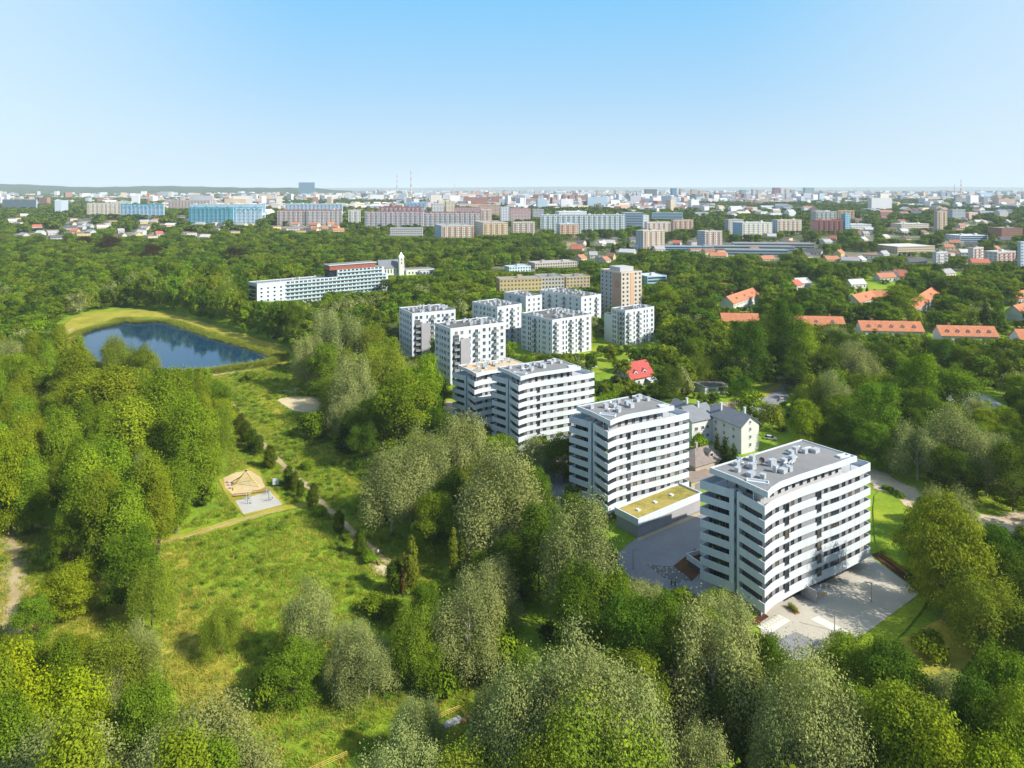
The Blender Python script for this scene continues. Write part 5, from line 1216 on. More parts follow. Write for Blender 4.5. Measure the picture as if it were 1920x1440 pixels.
# places where no tree stands (photo pixels on the ground)
CLEAR = [
    [(365, 712), (545, 680), (606, 742), (640, 800), (655, 860), (690, 930), (720, 985), (800, 1030), (850, 1085), (900, 1160), (960, 1240), (890, 1290), (880, 1345), (850, 1440), (820, 1900), (480, 1900), (490, 1440), (440, 1345), (330, 1330), (330, 1290), (130, 1260), (-60, 1240), (-60, 965), (110, 985), (200, 1140), (290, 1190), (310, 1010), (405, 950), (430, 840), (405, 760)],
    [(85, 672), (105, 605), (150, 586), (230, 576), (335, 588), (460, 624), (545, 654), (566, 686), (480, 702), (365, 715), (300, 716), (180, 706), (110, 695)],
    [(960, 872), (990, 840), (1075, 830), (1155, 985), (1175, 1070), (1230, 1105), (1310, 1120), (1425, 1210), (1480, 1245), (1565, 1240), (1735, 1115), (1660, 1045), (1650, 900), (1600, 860), (1300, 760), (1120, 750), (870, 752), (800, 760), (800, 795), (870, 800), (950, 860)],
    [(1560, 862), (1640, 884), (1720, 915), (1800, 955), (2000, 950), (2000, 1000), (1900, 1015), (1840, 1012), (1780, 995), (1720, 975), (1700, 1010), (1660, 1050), (1630, 920)],
    [(1665, 1240), (1740, 1165), (1815, 1142), (1900, 1136), (1912, 1165), (1860, 1215), (1815, 1270), (1770, 1335), (1705, 1320)],
    [(870, 750), (880, 780), (1000, 730), (990, 722)],
    [(1630, 915), (1680, 905), (1725, 960), (1720, 1010), (1690, 1060), (1650, 1060)],
    [(1395, 790), (1420, 742), (1470, 705), (1520, 700), (1500, 724), (1460, 750), (1430, 790)], [(1090, 700), (1230, 650), (1240, 668), (1150, 720), (1130, 745), (1095, 720)],
    [(1640, 697), (1700, 686), (1790, 712), (1880, 757), (1920, 790), (1910, 815), (1860, 800), (1780, 760), (1700, 728)],
    [(1300, 780), (1350, 750), (1420, 742), (1424, 760), (1340, 790)], [(340, 505), (420, 500), (420, 512), (340, 514)]]
KEEP += [(1610, 1724, 624, 421), (1757, 1862, 634, 405), (1352, 1420, 600, 450), (1476, 1579, 606, 430), (1362, 1412, 575, 520), (1598, 1632, 566, 560), (1633, 1674, 555, 600), (1702, 1746, 582, 540), (1893, 1925, 600, 500), (1903, 1925, 634, 410),
         (467, 600, 563, 520), (600, 728, 545, 545), (705, 812, 516, 690), (748, 802, 668, 365), (800, 856, 605, 365), (815, 884, 716, 322), (880, 948, 668, 325), (977, 1110, 662, 374), (1130, 1228, 646, 400), (1013, 1128, 592, 455), (885, 980, 640, 398), (945, 1015, 566, 470),
         (1126, 1204, 566, 478), (868, 905, 778, 256), (905, 1118, 812, 231), (1066, 1300, 925, 186), (1150, 1312, 1000, 180), (1310, 1640, 1098, 143), (1420, 1640, 1160, 143), (1430, 1725, 1188, 133), (1305, 1434, 850, 188), (1296, 1350, 880, 183), (1145, 1218, 716, 300), (1178, 1305, 1085, 178), (-60, 335, 1190, 142), (330, 490, 1322, 128), (490, 880, 1400, 118), (860, 960, 1215, 132), (440, 700, 900, 205), (1432, 1490, 752, 290), (165, 545, 690, 330), (990, 1070, 910, 200), (1640, 1720, 930, 190), (1850, 1925, 985, 180), (1700, 1890, 1262, 125), (1296, 1340, 735, 285)]
TREES = []                                     # (species, x, y, height, width, by hand?)
def hand(sp, px, ptop, pbase, wpx):
    p = W(px, pbase); h = (pbase - ptop) * p.y / FPX; w = wpx * p.y / FPX * (1.02 if sp == 'silver' else 1)
    TREES.append((sp, p.x, p.y, h, w, True))
for t in [
    ('silver', 100, 1352, 1640, 235), ('silver', 385, 1312, 1590, 225), ('silver', 300, 1345, 1620, 150), ('yellow', 20, 1205, 1450, 165), ('yellow', 112, 1245, 1480, 150), ('yellow', 215, 1290, 1470, 110), ('olive', 220, 1168, 1345, 140), ('silver', 262, 1160, 1310, 75), ('green', 270, 1262, 1480, 110), ('silver', 190, 1240, 1380, 80),
    ('silver', 745, 1352, 1590, 150), ('silver', 790, 1296, 1450, 80), ('silver', 768, 1310, 1440, 70), ('silver', 1075, 1160, 1520, 190), ('silver', 975, 1205, 1540, 170), ('silver', 1180, 1215, 1560, 170), ('silver', 1090, 1240, 1600, 170), ('olive', 1130, 1290, 1680, 250), ('olive', 1040, 1330, 1690, 170), ('silver', 915, 1265, 1420, 60),
    ('silver', 1312, 1322, 1580, 110), ('silver', 1340, 1098, 1400, 165), ('silver', 1525, 1205, 1540, 190), ('silver', 1470, 1280, 1540, 120), ('green', 1395, 1235, 1430, 110), ('dark', 1185, 1105, 1330, 120), ('green', 1245, 1098, 1300, 105), ('dark', 1275, 1160, 1360, 110), ('green', 1215, 1150, 1350, 90), ('dark', 1440, 1190, 1360, 90),
    ('green', 1600, 1178, 1340, 120), ('dark', 1660, 1190, 1400, 120), ('green', 1700, 1285, 1580, 190), ('bright', 1740, 1340, 1620, 170), ('olive', 1650, 1270, 1500, 120), ('dark', 1835, 1255, 1540, 130), ('green', 1880, 1195, 1480, 120), ('green', 1900, 1270, 1600, 130), ('bright', 1840, 1370, 1660, 150), ('bright', 1905, 1370, 1640, 120), ('bush', 1745, 1180, 1235, 60), ('bush', 1700, 1225, 1270, 50),
    ('oak', 1770, 915, 1165, 150), ('dark', 1870, 1015, 1155, 100), ('dark', 1905, 1060, 1150, 60), ('green', 1810, 1080, 1170, 80),
    ('silver', 1090, 925, 1195, 150), ('dark', 1010, 942, 1110, 110), ('green', 1150, 1065, 1240, 95), ('dark', 1090, 1050, 1260, 110), ('silver', 935, 828, 1050, 158), ('silver', 735, 812, 1000, 110), ('silver', 800, 785, 985, 95), ('silver', 868, 765, 935, 110), ('silver', 770, 870, 985, 80), ('silver', 905, 880, 1060, 80), ('dark', 845, 880, 1010, 80), ('dark', 960, 1000, 1130, 90), ('green', 1000, 870, 960, 60),
    ('green', 745, 690, 868, 120), ('green', 700, 735, 850, 95), ('bright', 790, 668, 795, 85), ('silver', 660, 655, 800, 85), ('silver', 640, 572, 700, 80), ('silver', 577, 612, 730, 62), ('olive', 720, 630, 760, 90), ('green', 610, 640, 745, 70), ('silver', 610, 575, 660, 60), ('olive', 690, 600, 700, 75), ('dark', 800, 735, 850, 70), ('bright', 820, 705, 780, 50), ('olive', 630, 700, 790, 60), ('dark', 690, 790, 880, 70),
    ('bush', 590, 768, 822, 55), ('conifer', 652, 765, 845, 40), ('bush', 468, 695, 715, 26), ('bush', 575, 862, 880, 24),
    ('silver', 578, 1078, 1245, 90), ('green', 552, 1200, 1315, 108), ('olive', 545, 1165, 1260, 70), ('silver', 660, 1140, 1285, 75), ('silver', 690, 1190, 1308, 112), ('silver', 640, 1205, 1305, 66), ('olive', 775, 1110, 1285, 85), ('silver', 880, 1062, 1270, 125), ('green', 815, 1195, 1300, 75), ('bush', 835, 1225, 1300, 70), ('green', 800, 1080, 1190, 60), ('bush', 705, 1110, 1150, 55), ('bush', 735, 1120, 1165, 40), ('bush', 890, 1190, 1270, 70), ('bush', 945, 1190, 1260, 80), ('olive', 925, 1120, 1230, 60), ('bright', 905, 1030, 1110, 55), ('bush', 500, 1255, 1330, 50),
    ('lombardy', 772, 1003, 1118, 23), ('dead', 757, 1035, 1120, 9), ('lombardy', 850, 990, 1095, 20), ('lombardy', 866, 1008, 1092, 15), ('olive', 415, 1130, 1228, 70),
    ('hornbeam', 437, 762, 797, 22), ('hornbeam', 450, 776, 815, 24), ('hornbeam', 462, 790, 830, 24), ('hornbeam', 474, 806, 842, 22), ('hornbeam', 485, 815, 852, 20), ('hornbeam', 507, 834, 878, 22), ('hornbeam', 542, 873, 915, 20), ('hornbeam', 553, 884, 922, 16), ('hornbeam', 563, 900, 935, 14), ('hornbeam', 587, 908, 952, 22), ('bush', 603, 946, 968, 22), ('hornbeam', 635, 958, 1000, 21), ('bush', 650, 997, 1016, 18), ('hornbeam', 675, 994, 1042, 25), ('bush', 692, 1030, 1056, 26), ('hornbeam', 742, 1050, 1112, 34),
    ('tall', 330, 690, 860, 75), ('tall', 350, 740, 940, 85), ('tall', 300, 700, 905, 95), ('tall', 385, 760, 930, 70), ('olive', 410, 745, 880, 55), ('tall', 245, 735, 930, 100), ('tall', 215, 680, 850, 110), ('tall', 165, 700, 850, 90), ('tall', 120, 760, 925, 75), ('tall', 95, 760, 880, 60), ('tall', 210, 820, 1010, 95), ('tall', 160, 830, 1040, 85), ('tall', 280, 850, 1020, 90), ('tall', 330, 860, 1000, 75), ('tall', 240, 900, 1090, 90), ('silver', 262, 845, 960, 36), ('green', 185, 885, 1090, 90), ('green', 235, 985, 1150, 100), ('olive', 285, 1040, 1180, 85), ('bright', 130, 1060, 1160, 95), ('green', 68, 1112, 1218, 75), ('bush', 340, 935, 985, 30), ('bright', 20, 805, 1000, 90), ('tall', 60, 850, 1000, 70), ('green', 130, 950, 1080, 70), ('olive', 230, 640, 720, 60), ('green', 262, 645, 730, 60), ('olive', 214, 622, 694, 48), ('olive', 280, 655, 715, 40), ('bright', 40, 660, 760, 60), ('silver', 18, 622, 720, 60), ('dark', 25, 690, 800, 70), ('tall', 265, 700, 830, 80), ('tall', 140, 650, 790, 80), ('tall', 375, 700, 820, 55), ('bush', 395, 905, 945, 26), ('olive', 400, 850, 905, 36),
    ('conifer', 1360, 815, 888, 30), ('conifer', 1345, 810, 875, 18), ('conifer', 1376, 832, 898, 32), ('bush', 1312, 810, 845, 30), ('conifer', 1640, 614, 655, 24), ('lombardy', 1812, 632, 662, 9), ('bright', 1690, 535, 600, 70), ('copper', 205, 440, 478, 42), ('copper', 158, 442, 468, 30), ('copper', 283, 455, 500, 40), ('copper', 441, 462, 500, 48), ('conifer', 1848, 560, 630, 28), ('conifer', 1690, 760, 820, 40), ('silver', 1560, 690, 800, 65), ('silver', 1610, 640, 740, 75), ('silver', 1720, 780, 900, 90), ('silver', 1790, 760, 900, 110), ('silver', 1850, 800, 930, 90), ('dark', 1900, 820, 960, 90), ('bright', 1720, 660, 790, 95), ('green', 1790, 680, 800, 95), ('tall', 1510, 600, 720, 60), ('dark', 1470, 560, 700, 70), ('dark', 1400, 600, 730, 80), ('olive', 1545, 700, 800, 55), ('green', 1640, 700, 850, 80), ('bright', 1510, 750, 850, 60), ('bright', 1250, 530, 600, 60), ('silver', 380, 530, 575, 35)]: hand(*t)

import bisect
grid = defaultdict(list)
def near_ok(x, y, w):
    gx, gy = int(x // 12), int(y // 12)
    for i in (-1, 0, 1):
        for j in (-1, 0, 1):
            for (a, b, q) in grid[(gx + i, gy + j)]:
                if (a - x) ** 2 + (b - y) ** 2 < (.30 * (q + w)) ** 2: return False
    return True
def occupy(x, y, w): grid[(int(x // 12), int(y // 12))].append((x, y, w))
for t in TREES: occupy(t[1], t[2], t[4])
FB = [(min(p[0] for p in f), max(p[0] for p in f), min(p[1] for p in f), max(p[1] for p in f), f) for f in FOOT]
KEEP = [(a - 2, b + 2, row, d * 1.07) for a, b, row, d in KEEP]
KEEP.sort(key=lambda k: k[3])
def blocked(x, y): return any(a <= x <= b and c <= y <= d and inside((x, y), f) for a, b, c, d, f in FB)
def allowed(px, y, w, h):
    """height that leaves the buildings behind in view"""
    half = w * .40 * FPX / y
    for a, b, row, d in KEEP:
        if d > y and px + half > a and px - half < b: h = min(h, CAM_H - T(y) - (row - HOR) * y / FPX)
    return h
def species(px, py, r):
    if px < 445 and py > 690: tab = [('tall', 52), ('green', 22), ('olive', 12), ('bright', 8), ('bush', 6)]
    elif py > 1150: tab = [('silver', 30), ('green', 28), ('dark', 16), ('olive', 16), ('bush', 10)]
    elif px < 960 and py > 570: tab = [('green', 36), ('dark', 22), ('silver', 12), ('olive', 14), ('bright', 10), ('bush', 6)]
    elif px < 960: tab = [('green', 38), ('dark', 22), ('bright', 34), ('olive', 6), ('conifer', 2)]
    elif py > 860: tab = [('dark', 40), ('green', 28), ('silver', 14), ('olive', 10), ('bush', 8)]
    elif py > 620: tab = [('green', 34), ('dark', 32), ('silver', 10), ('olive', 12), ('bright', 5), ('conifer', 4), ('bush', 3)]
    else: tab = [('green', 44), ('dark', 30), ('bright', 14), ('conifer', 6), ('olive', 6)]
    q = r.random() * sum(b for _, b in tab)
    for a, b in tab:
        q -= b
        if q <= 0: return a
    return tab[0][0]
rt = random.Random(11); y = 84.0; AUTO = []
while y < 1180:
    step = 6.0 + y * .0028
    x = -.85 * y - 20
    while x < .85 * y + 20:
        xx, yy = x + rt.uniform(-.5, .5) * step, y + rt.uniform(-.5, .5) * step; x += step
        px, py = PX(xx, yy, T(yy))
        if px < -380 or px > 2300: continue
        dens = 1.0
        if px < 940: dens = 1.0 if py > 442 else .62
        else: dens = 1.0 if py > 495 else .78 if py > 450 else .62
        if rt.random() > dens: continue
        if any(inside((px, py), c) for c in CLEAR) or blocked(xx, yy): continue
        sp = species(px, py, rt); nm, shp, h, w, nv = SPEC[sp]; s = rt.uniform(.72, 1.12); h *= s * rt.uniform(.92, 1.1); w *= s
        if py < 500: h *= .85
        if 230 < px < 560 and 545 < py < 660: h *= 1.65
        if not near_ok(xx, yy, w): continue
        ha = allowed(px, yy, w, h)
        if ha < h:
            if ha < 3.2:
                if ha < 1.6 or rt.random() < .5: continue
                sp, h, w = 'bush', ha, min(5, ha * 1.3)
            else:
                w *= max(.45, ha / h); h = ha
        occupy(xx, yy, w); AUTO.append((sp, xx, yy, h, w, False))
    y += step * .92
def shows(t):
    px, py = PX(t[1], t[2], T(t[2])); top = py - t[3] * FPX / t[2]
    if px < -40 or px > 1960 or top > 1440: return 0
    return t[3] * t[4] / t[2] ** 2 * (1 if py < 1500 else .6)
AUTO.sort(key=lambda t: -shows(t))
LIM = 400 - len(TREES)
SINGLE = TREES + AUTO[:LIM]; REST = AUTO[LIM:]
LOOK = {'silver': 'silver-grey poplar', 'olive': 'olive-green willow', 'green': 'mid-green round tree', 'bright': 'bright yellow-green tree', 'dark': 'dark green dense tree', 'tall': 'tall upright green poplar', 'yellow': 'vivid yellow-green tree', 'hornbeam': 'clipped oval dark green hornbeam', 'lombardy': 'slim columnar poplar', 'conifer': 'pointed dark conifer', 'copper': 'purple-leaved copper beech', 'bush': 'low leafy bush', 'dead': 'thin reddish dead tree', 'oak': 'wide spreading olive-gold oak'}
MARKS = [('in the corner below the dirt track', 120, 1400), ('beside the dirt track', 60, 1080), ('in the wood below the pond', 230, 830), ('at the wood edge facing the playground', 370, 900), ('on the bank in front of the pond', 230, 700), ('beside the pond path', 30, 680),
         ('at the lower end of the poplar wood', 200, 1080), ('along the alley path', 560, 890), ('in the clump at the meadow end', 690, 1240), ('by the yellow railing footbridge', 850, 1370), ('in the grove before the nearest tower', 1090, 1450), ('below the forecourt corner', 1350, 1330), ('below the forecourt lamp', 1560, 1400),
         ('around the golden garden lawn', 1780, 1300), ('beside the sandy road', 1790, 1060), ('across the sandy road', 1760, 880), ('by the courtyard and moss-roofed wing', 1100, 1120), ('in the dark strip beside the meadow', 860, 980), ('below the sandy-roofed block', 770, 830), ('between pond and white flats', 650, 700), ('on the far bank of the pond', 400, 590),
         ('in the wood beyond the pond', 250, 520), ('in the wood behind the pale office', 560, 470), ('in front of the pale office block', 590, 600), ('between office block and white flats', 790, 560), ('behind the church', 800, 470), ('around the villa', 1400, 800), ('beside the bend of the street', 1450, 730), ('below the orange terraces', 1560, 660), ('behind the orange terraces', 1600, 560),
         ('around the car park', 1800, 740), ('beside the red-roofed house', 1190, 700), ('behind the lone white flats', 1270, 600), ('near the end-on orange houses', 1730, 540), ('by the school roofs', 1050, 500), ('in the far suburbs', 1500, 480), ('below the terrace with the cypress', 1850, 690)]
def mark(px, py): return min(MARKS, key=lambda m: ((m[1] - px) ** 2 + 2.2 * (m[2] - py) ** 2))[0]
groups = defaultdict(list)
for t in SINGLE:
    px, py = PX(t[1], t[2], T(t[2])); rel = t[3] / SPEC[t[0]][2]
    size = 'small ' if rel < .62 else 'large ' if rel > 1.12 else ''
    groups[(t[0], size, mark(px, min(py, 1600)))].append((px, t))
PLACED = defaultdict(int)
for (sp, size, where), ts in groups.items():
    ts.sort(key=lambda q: q[0]); nm, shp, h0, w0, nv = SPEC[sp]
    for i, (px, t) in enumerate(ts):
        lab = f'{size}{LOOK[sp]} {where}' if len(ts) == 1 else f'{ordinal(i)} {size}{LOOK[sp]} {where}, from left'
        _, x, y, h, w, hd = t; v = PLACED[sp] % nv; PLACED[sp] += 1
        cm, tm = NEAR[sp][v]
        root = thing(nm, lab, 'bush' if sp == 'bush' else 'tree', (x, y, T(y)), rt.uniform(0, 6.283), LOOK[sp] + 's')
        root.scale = (w / w0, w / w0, h / h0)
        link('trunk', tm, root); link('crown', cm, root)
# the woods behind them: one mass
def scatter(name, pts, protos, label):
    """pts: (x, y, z, turn, scale xy, scale z, form)"""
    c = bpy.data.collections.new(name + '_forms')
    for i, (me, mt) in enumerate(protos):
        o = bpy.data.objects.new(f'{name}_form_{i:03d}', me); c.objects.link(o)
    me = bpy.data.meshes.new(name); me.from_pydata([p[:3] for p in pts], [], [])
    for an, ty, vals in (('turn', 'FLOAT', [p[3] for p in pts]), ('form', 'INT', [p[6] for p in pts])):
        at = me.attributes.new(an, ty, 'POINT'); at.data.foreach_set('value', vals)
    at = me.attributes.new('size', 'FLOAT_VECTOR', 'POINT'); at.data.foreach_set('vector', [q for p in pts for q in (p[4], p[4], p[5])])
    o = link(name, me, kind='stuff'); o['label'] = label
    g = bpy.data.node_groups.new(name, 'GeometryNodeTree')
    g.interface.new_socket('Geometry', in_out='INPUT', socket_type='NodeSocketGeometry'); g.interface.new_socket('Geometry', in_out='OUTPUT', socket_type='NodeSocketGeometry')
    N, L = g.nodes, g.links; a, b = N.new('NodeGroupInput'), N.new('NodeGroupOutput'); ip = N.new('GeometryNodeInstanceOnPoints'); ci = N.new('GeometryNodeCollectionInfo')
    ci.inputs[0].default_value = c; ci.inputs[1].default_value = True; ci.inputs[2].default_value = True
    def att(n, ty):
        q = N.new('GeometryNodeInputNamedAttribute'); q.data_type = ty; q.inputs[0].default_value = n; return q.outputs[0]
    cx = N.new('ShaderNodeCombineXYZ'); L.new(att('turn', 'FLOAT'), cx.inputs[2]); er = N.new('FunctionNodeEulerToRotation'); L.new(cx.outputs[0], er.inputs[0])
    L.new(a.outputs[0], ip.inputs['Points']); L.new(ci.outputs[0], ip.inputs['Instance']); ip.inputs['Pick Instance'].default_value = True
    L.new(att('form', 'INT'), ip.inputs['Instance Index']); L.new(er.outputs[0], ip.inputs['Rotation']); L.new(att('size', 'FLOAT_VECTOR'), ip.inputs['Scale']); L.new(ip.outputs[0], b.inputs[0])
    o.modifiers.new('scatter', 'NODES').node_group = g
    return o
MID, midx = [], {}
for k, (nm, shp, h, w, nv) in SPEC.items():
    if k in ('hornbeam', 'lombardy', 'dead', 'oak', 'yellow'): continue
    midx[k] = []
    for i in range(2 if k != 'copper' else 1):
        midx[k].append(len(MID)); MID.append((crown_mesh('mid_crown', 900 + 31 * len(MID), shp, h, w, 700 if k == 'bush' else 3800, .34 * 2 if k == 'bush' else .78, LEAF[k]), None))
midx['under'] = []
for i in range(2): midx['under'].append(len(MID)); MID.append((crown_mesh('undergrowth', 990 + i, 'bush', 3.6, 4.6, 700, .62, LEAF['under']), None))
pts = []
for (sp, x, y, h, w, _) in REST:
    nm, shp, h0, w0, nv = SPEC[sp]; pts.append((x, y, T(y), rt.uniform(0, 6.28), w / w0, h / h0, rt.choice(midx[sp])))
# undergrowth under the trees
for t in SINGLE + REST:
    if t[2] > 420 or t[0] in ('hornbeam', 'lombardy', 'bush', 'dead', 'oak', 'conifer'): continue
    for _ in range(2):
        a, q = rt.uniform(0, 6.28), t[4] * rt.uniform(.25, .6); x, y = t[1] + math.cos(a) * q, t[2] + math.sin(a) * q
        pp = PX(x, y, 0)
        if any(inside(pp, c) for c in CLEAR) or blocked(x, y): continue
        hh = rt.uniform(1.5, 4.0); ha = allowed(pp[0], y, 4, hh)
        if ha < 1.2: continue
        pts.append((x, y, 0, a, rt.uniform(.6, 1.2), min(hh, ha) / 3.6, rt.choice(midx['under'])))
scatter('forest', pts, MID, 'woods and undergrowth filling the land between the buildings')
# trees of the far city: small tufts of crowns
FAR, r2 = [], np.random.default_rng(3)
for i, (k, h, w) in enumerate((('green', 12, 13), ('dark', 13, 13), ('bright', 11, 12), ('dark', 12, 20), ('green', 11, 22))):
    FAR.append((crown_mesh('far_crown', 50 + i, 'round', h, w, 420, 2.3 if w < 15 else 3.0, LEAF[k]), None))
pts = []
while len(pts) < 60000:
    y = 1180 * math.exp(r2.random() * math.log(8.5)); px = r2.uniform(-40, 1960); x = (px - 960) * y / FPX
    cl = math.sin(x * .006 + 2) * math.sin(y * .004) + .5 * math.sin(x * .019 + 1) * math.sin(y * .015)
    pr = .9 if px < 560 else .62
    if px > 1500 and 1300 < y < 3000: pr = .95
    if r2.random() > pr * (.55 + .45 * cl): continue
    if y < 2600 and blocked(x, y): continue
    big = y > 2600; h = r2.uniform(.7, 1.1)
    if y < 2600:
        ha = allowed(px, y, 12, 12 * h)
        if ha < 4: continue
        h = min(h, ha / 12)
    pts.append((x, y, T(y), r2.uniform(0, 6.28), r2.uniform(.8, 1.2) * (1 if not big else 1.35), h, int(r2.integers(3, 5) if big else r2.integers(0, 3))))
scatter('distant_trees', pts, FAR, 'tree belts and gardens fading into the far city')
# meadow tufts and pond reeds
def tuft_mesh(seed, n, h, w, bl, mat):
    r = np.random.default_rng(seed); v, f = [], []
    for i in range(n):
        a = r.uniform(0, 6.28); q = w * math.sqrt(r.random()); x, y = q * math.cos(a), q * math.sin(a); hh = h * r.uniform(.5, 1.1); lx, ly = r.normal(0, .75, 2) * hh; b = len(v)
        ta = r.uniform(0, 3.14); dx, dy = math.cos(ta) * bl, math.sin(ta) * bl
        v += [(x - dx, y - dy, 0), (x + dx, y + dy, 0), (x + lx + dx * .3, y + ly + dy * .3, hh), (x + lx - dx * .3, y + ly - dy * .3, hh)]; f.append((b, b + 1, b + 2, b + 3))
    me = bpy.data.meshes.new('tuft'); me.from_pydata(v, [], f); me.materials.append(mat)
    at = me.attributes.new('tint', 'FLOAT', 'FACE'); at.data.foreach_set('value', r.uniform(.2, .8, len(f)).tolist()); return me
GR = [leaf_mat('meadow_blades', (.27, .355, .034), .25, .3, .02), leaf_mat('dry_blades', (.43, .41, .07), .2, .3, .01), leaf_mat('reed_blades', (.20, .24, .03), .2, .3, .02), leaf_mat('weed_leaves', (.19, .28, .03), .2, .3, .02)]
TUFT = [(tuft_mesh(1, 46, .42, .75, .05, GR[0]), 0), (tuft_mesh(2, 40, .5, .7, .045, GR[1]), 0), (crown_mesh('weed', 77, 'bush', .9, 1.6, 160, .2, GR[3]), 0)]
pts = []; NOGO = [[(404, 900), (472, 874), (490, 884), (540, 946), (455, 972)], [(515, 750), (560, 741), (602, 744), (618, 758), (592, 776), (550, 776)]]
def on_path(px, py):
    return any(abs(px - (a + (c - a) * min(max((py - b) / (d - b + 1e-6), 0), 1))) < 9 and b - 2 <= py <= d + 2 for a, b, c, d in ((491, 830, 547, 886), (547, 886, 602, 941), (602, 941, 663, 999), (663, 999, 733, 1058), (430, 752, 491, 830), (22, 990, 30, 1060), (30, 1060, 12, 1240)))
rg = random.Random(4)
while len(pts) < 12000:
    x, y = rg.uniform(-150, 0), rg.uniform(105, 375); px, py = PX(x, y, 0)
    if not inside((px, py), CLEAR[0]) or py > 1500: continue
    if any(inside((px, py), c) for c in NOGO) or on_path(px, py): continue
    if abs(py - (1016 - (px - 285) * .235)) < 9 and 280 < px < 600: continue
    cl = math.sin(x * .13 + 1.3 * math.sin(y * .09)) * math.sin(y * .11 + x * .05)
    dry = rg.random() < (.14 + .3 * max(0, cl) + (.45 if px < 480 and py > 1110 else 0) + (.2 if px > 480 and py > 1270 else 0)); k = 1 if dry else 2 if rg.random() < .06 + (.14 if 440 < px < 700 and py < 1050 else 0) and cl < .2 else 0
    pts.append((x, y, .02, rg.uniform(0, 6.28), rg.uniform(.7, 1.5), rg.uniform(.6, 1.5), k))
scatter('meadow_grass', pts, TUFT, 'long meadow grass and weeds on the open ground')
REED = [(tuft_mesh(9, 34, 1.9, 1.0, .07, GR[2]), 0), (tuft_mesh(10, 30, 1.6, 1.0, .06, GR[1]), 0)]
pts = []; wp_ = smooth([tuple(W(*q)[:2]) for q in POND], 6); n = len(wp_)
for _ in range(3200):
    i = rg.randrange(n); a, b = Vector(wp_[i]), Vector(wp_[(i + 1) % n]); d = (b - a); 
    if d.length < .01: continue
    d.normalize(); nn = Vector((-d.y, d.x)); ctr = Vector((-190, 400)); q = a.lerp(b, rg.random())
    if (q + nn - ctr).length < (q - ctr).length: nn = -nn
    q = q + nn * (abs(rg.gauss(0, 2.6)) - .4); pts.append((q.x, q.y, 0, rg.uniform(0, 6.28), rg.uniform(.8, 1.5), rg.uniform(.6, 1.25), 0 if rg.random() < .75 else 1))
scatter('reeds', pts, REED, 'belt of reeds around the pond')
# ================================================================== small things
YELLOWP = paint((.55, .42, .07), .5, .1, 1, 'yellow_paint'); WOOD = paint((.34, .20, .10), .8, .2, 2, 'bench_wood'); ORANGEW = paint((.60, .30, .10), .7, .1, 1, 'orange_wood')
TYRE = paint((.018, .018, .02), .9, .1, 3, 'tyre'); CONC = paint((.46, .44, .41), .9, .1, 1, 'concrete')
def lamp(px, py, h, label, a=2.4, arm=1.4):
    P = W(px, py); root = thing('street_lamp', label, 'street lamp', P, a, 'lamp posts around the towers')
    mb = MB(); mb.tube((0, 0, 0), (0, 0, h), .09, .06, 8); mb.tube((0, 0, 0), (0, 0, .5), .13, .13, 8); mb.build('pole', MGREY, root)
    mb = MB(); mb.box(-.12, arm, -.09, .09, h, h + .10, 0); mb.build('arm', MGREY, root)
    mb = MB(); mb.box(arm * .45, arm - .04, -.08, .08, h - .04, h - .004, 0); mb.build('lamp_head', WHITE2, root)
lamp(1565, 1185, 4.3, 'dark lamp post on the sunny part of the pale forecourt', 2.7)
lamp(1634, 1130, 4.3, 'dark lamp post in the tree shadow on the forecourt', 2.7)
lamp(1187, 1068, 4.6, 'dark lamp post in the shaded courtyard beside the wing', .4)
lamp(1494, 742, 7.5, 'tall lamp post at the street bend', .3, 1.8); lamp(1874, 822, 8, 'tall thin lamp post beside the car park', 2.5, 1.8); lamp(1566, 838, 8, 'tall thin lamp post among trees across from the villa', 2.5, 1.8); lamp(1352, 738, 7, 'lamp post by the driveway of the flat garage', .8, 1.6); lamp(992, 858, 4.3, 'small lamp post on the tan driveway lawn', 2.5)
CARM = {}
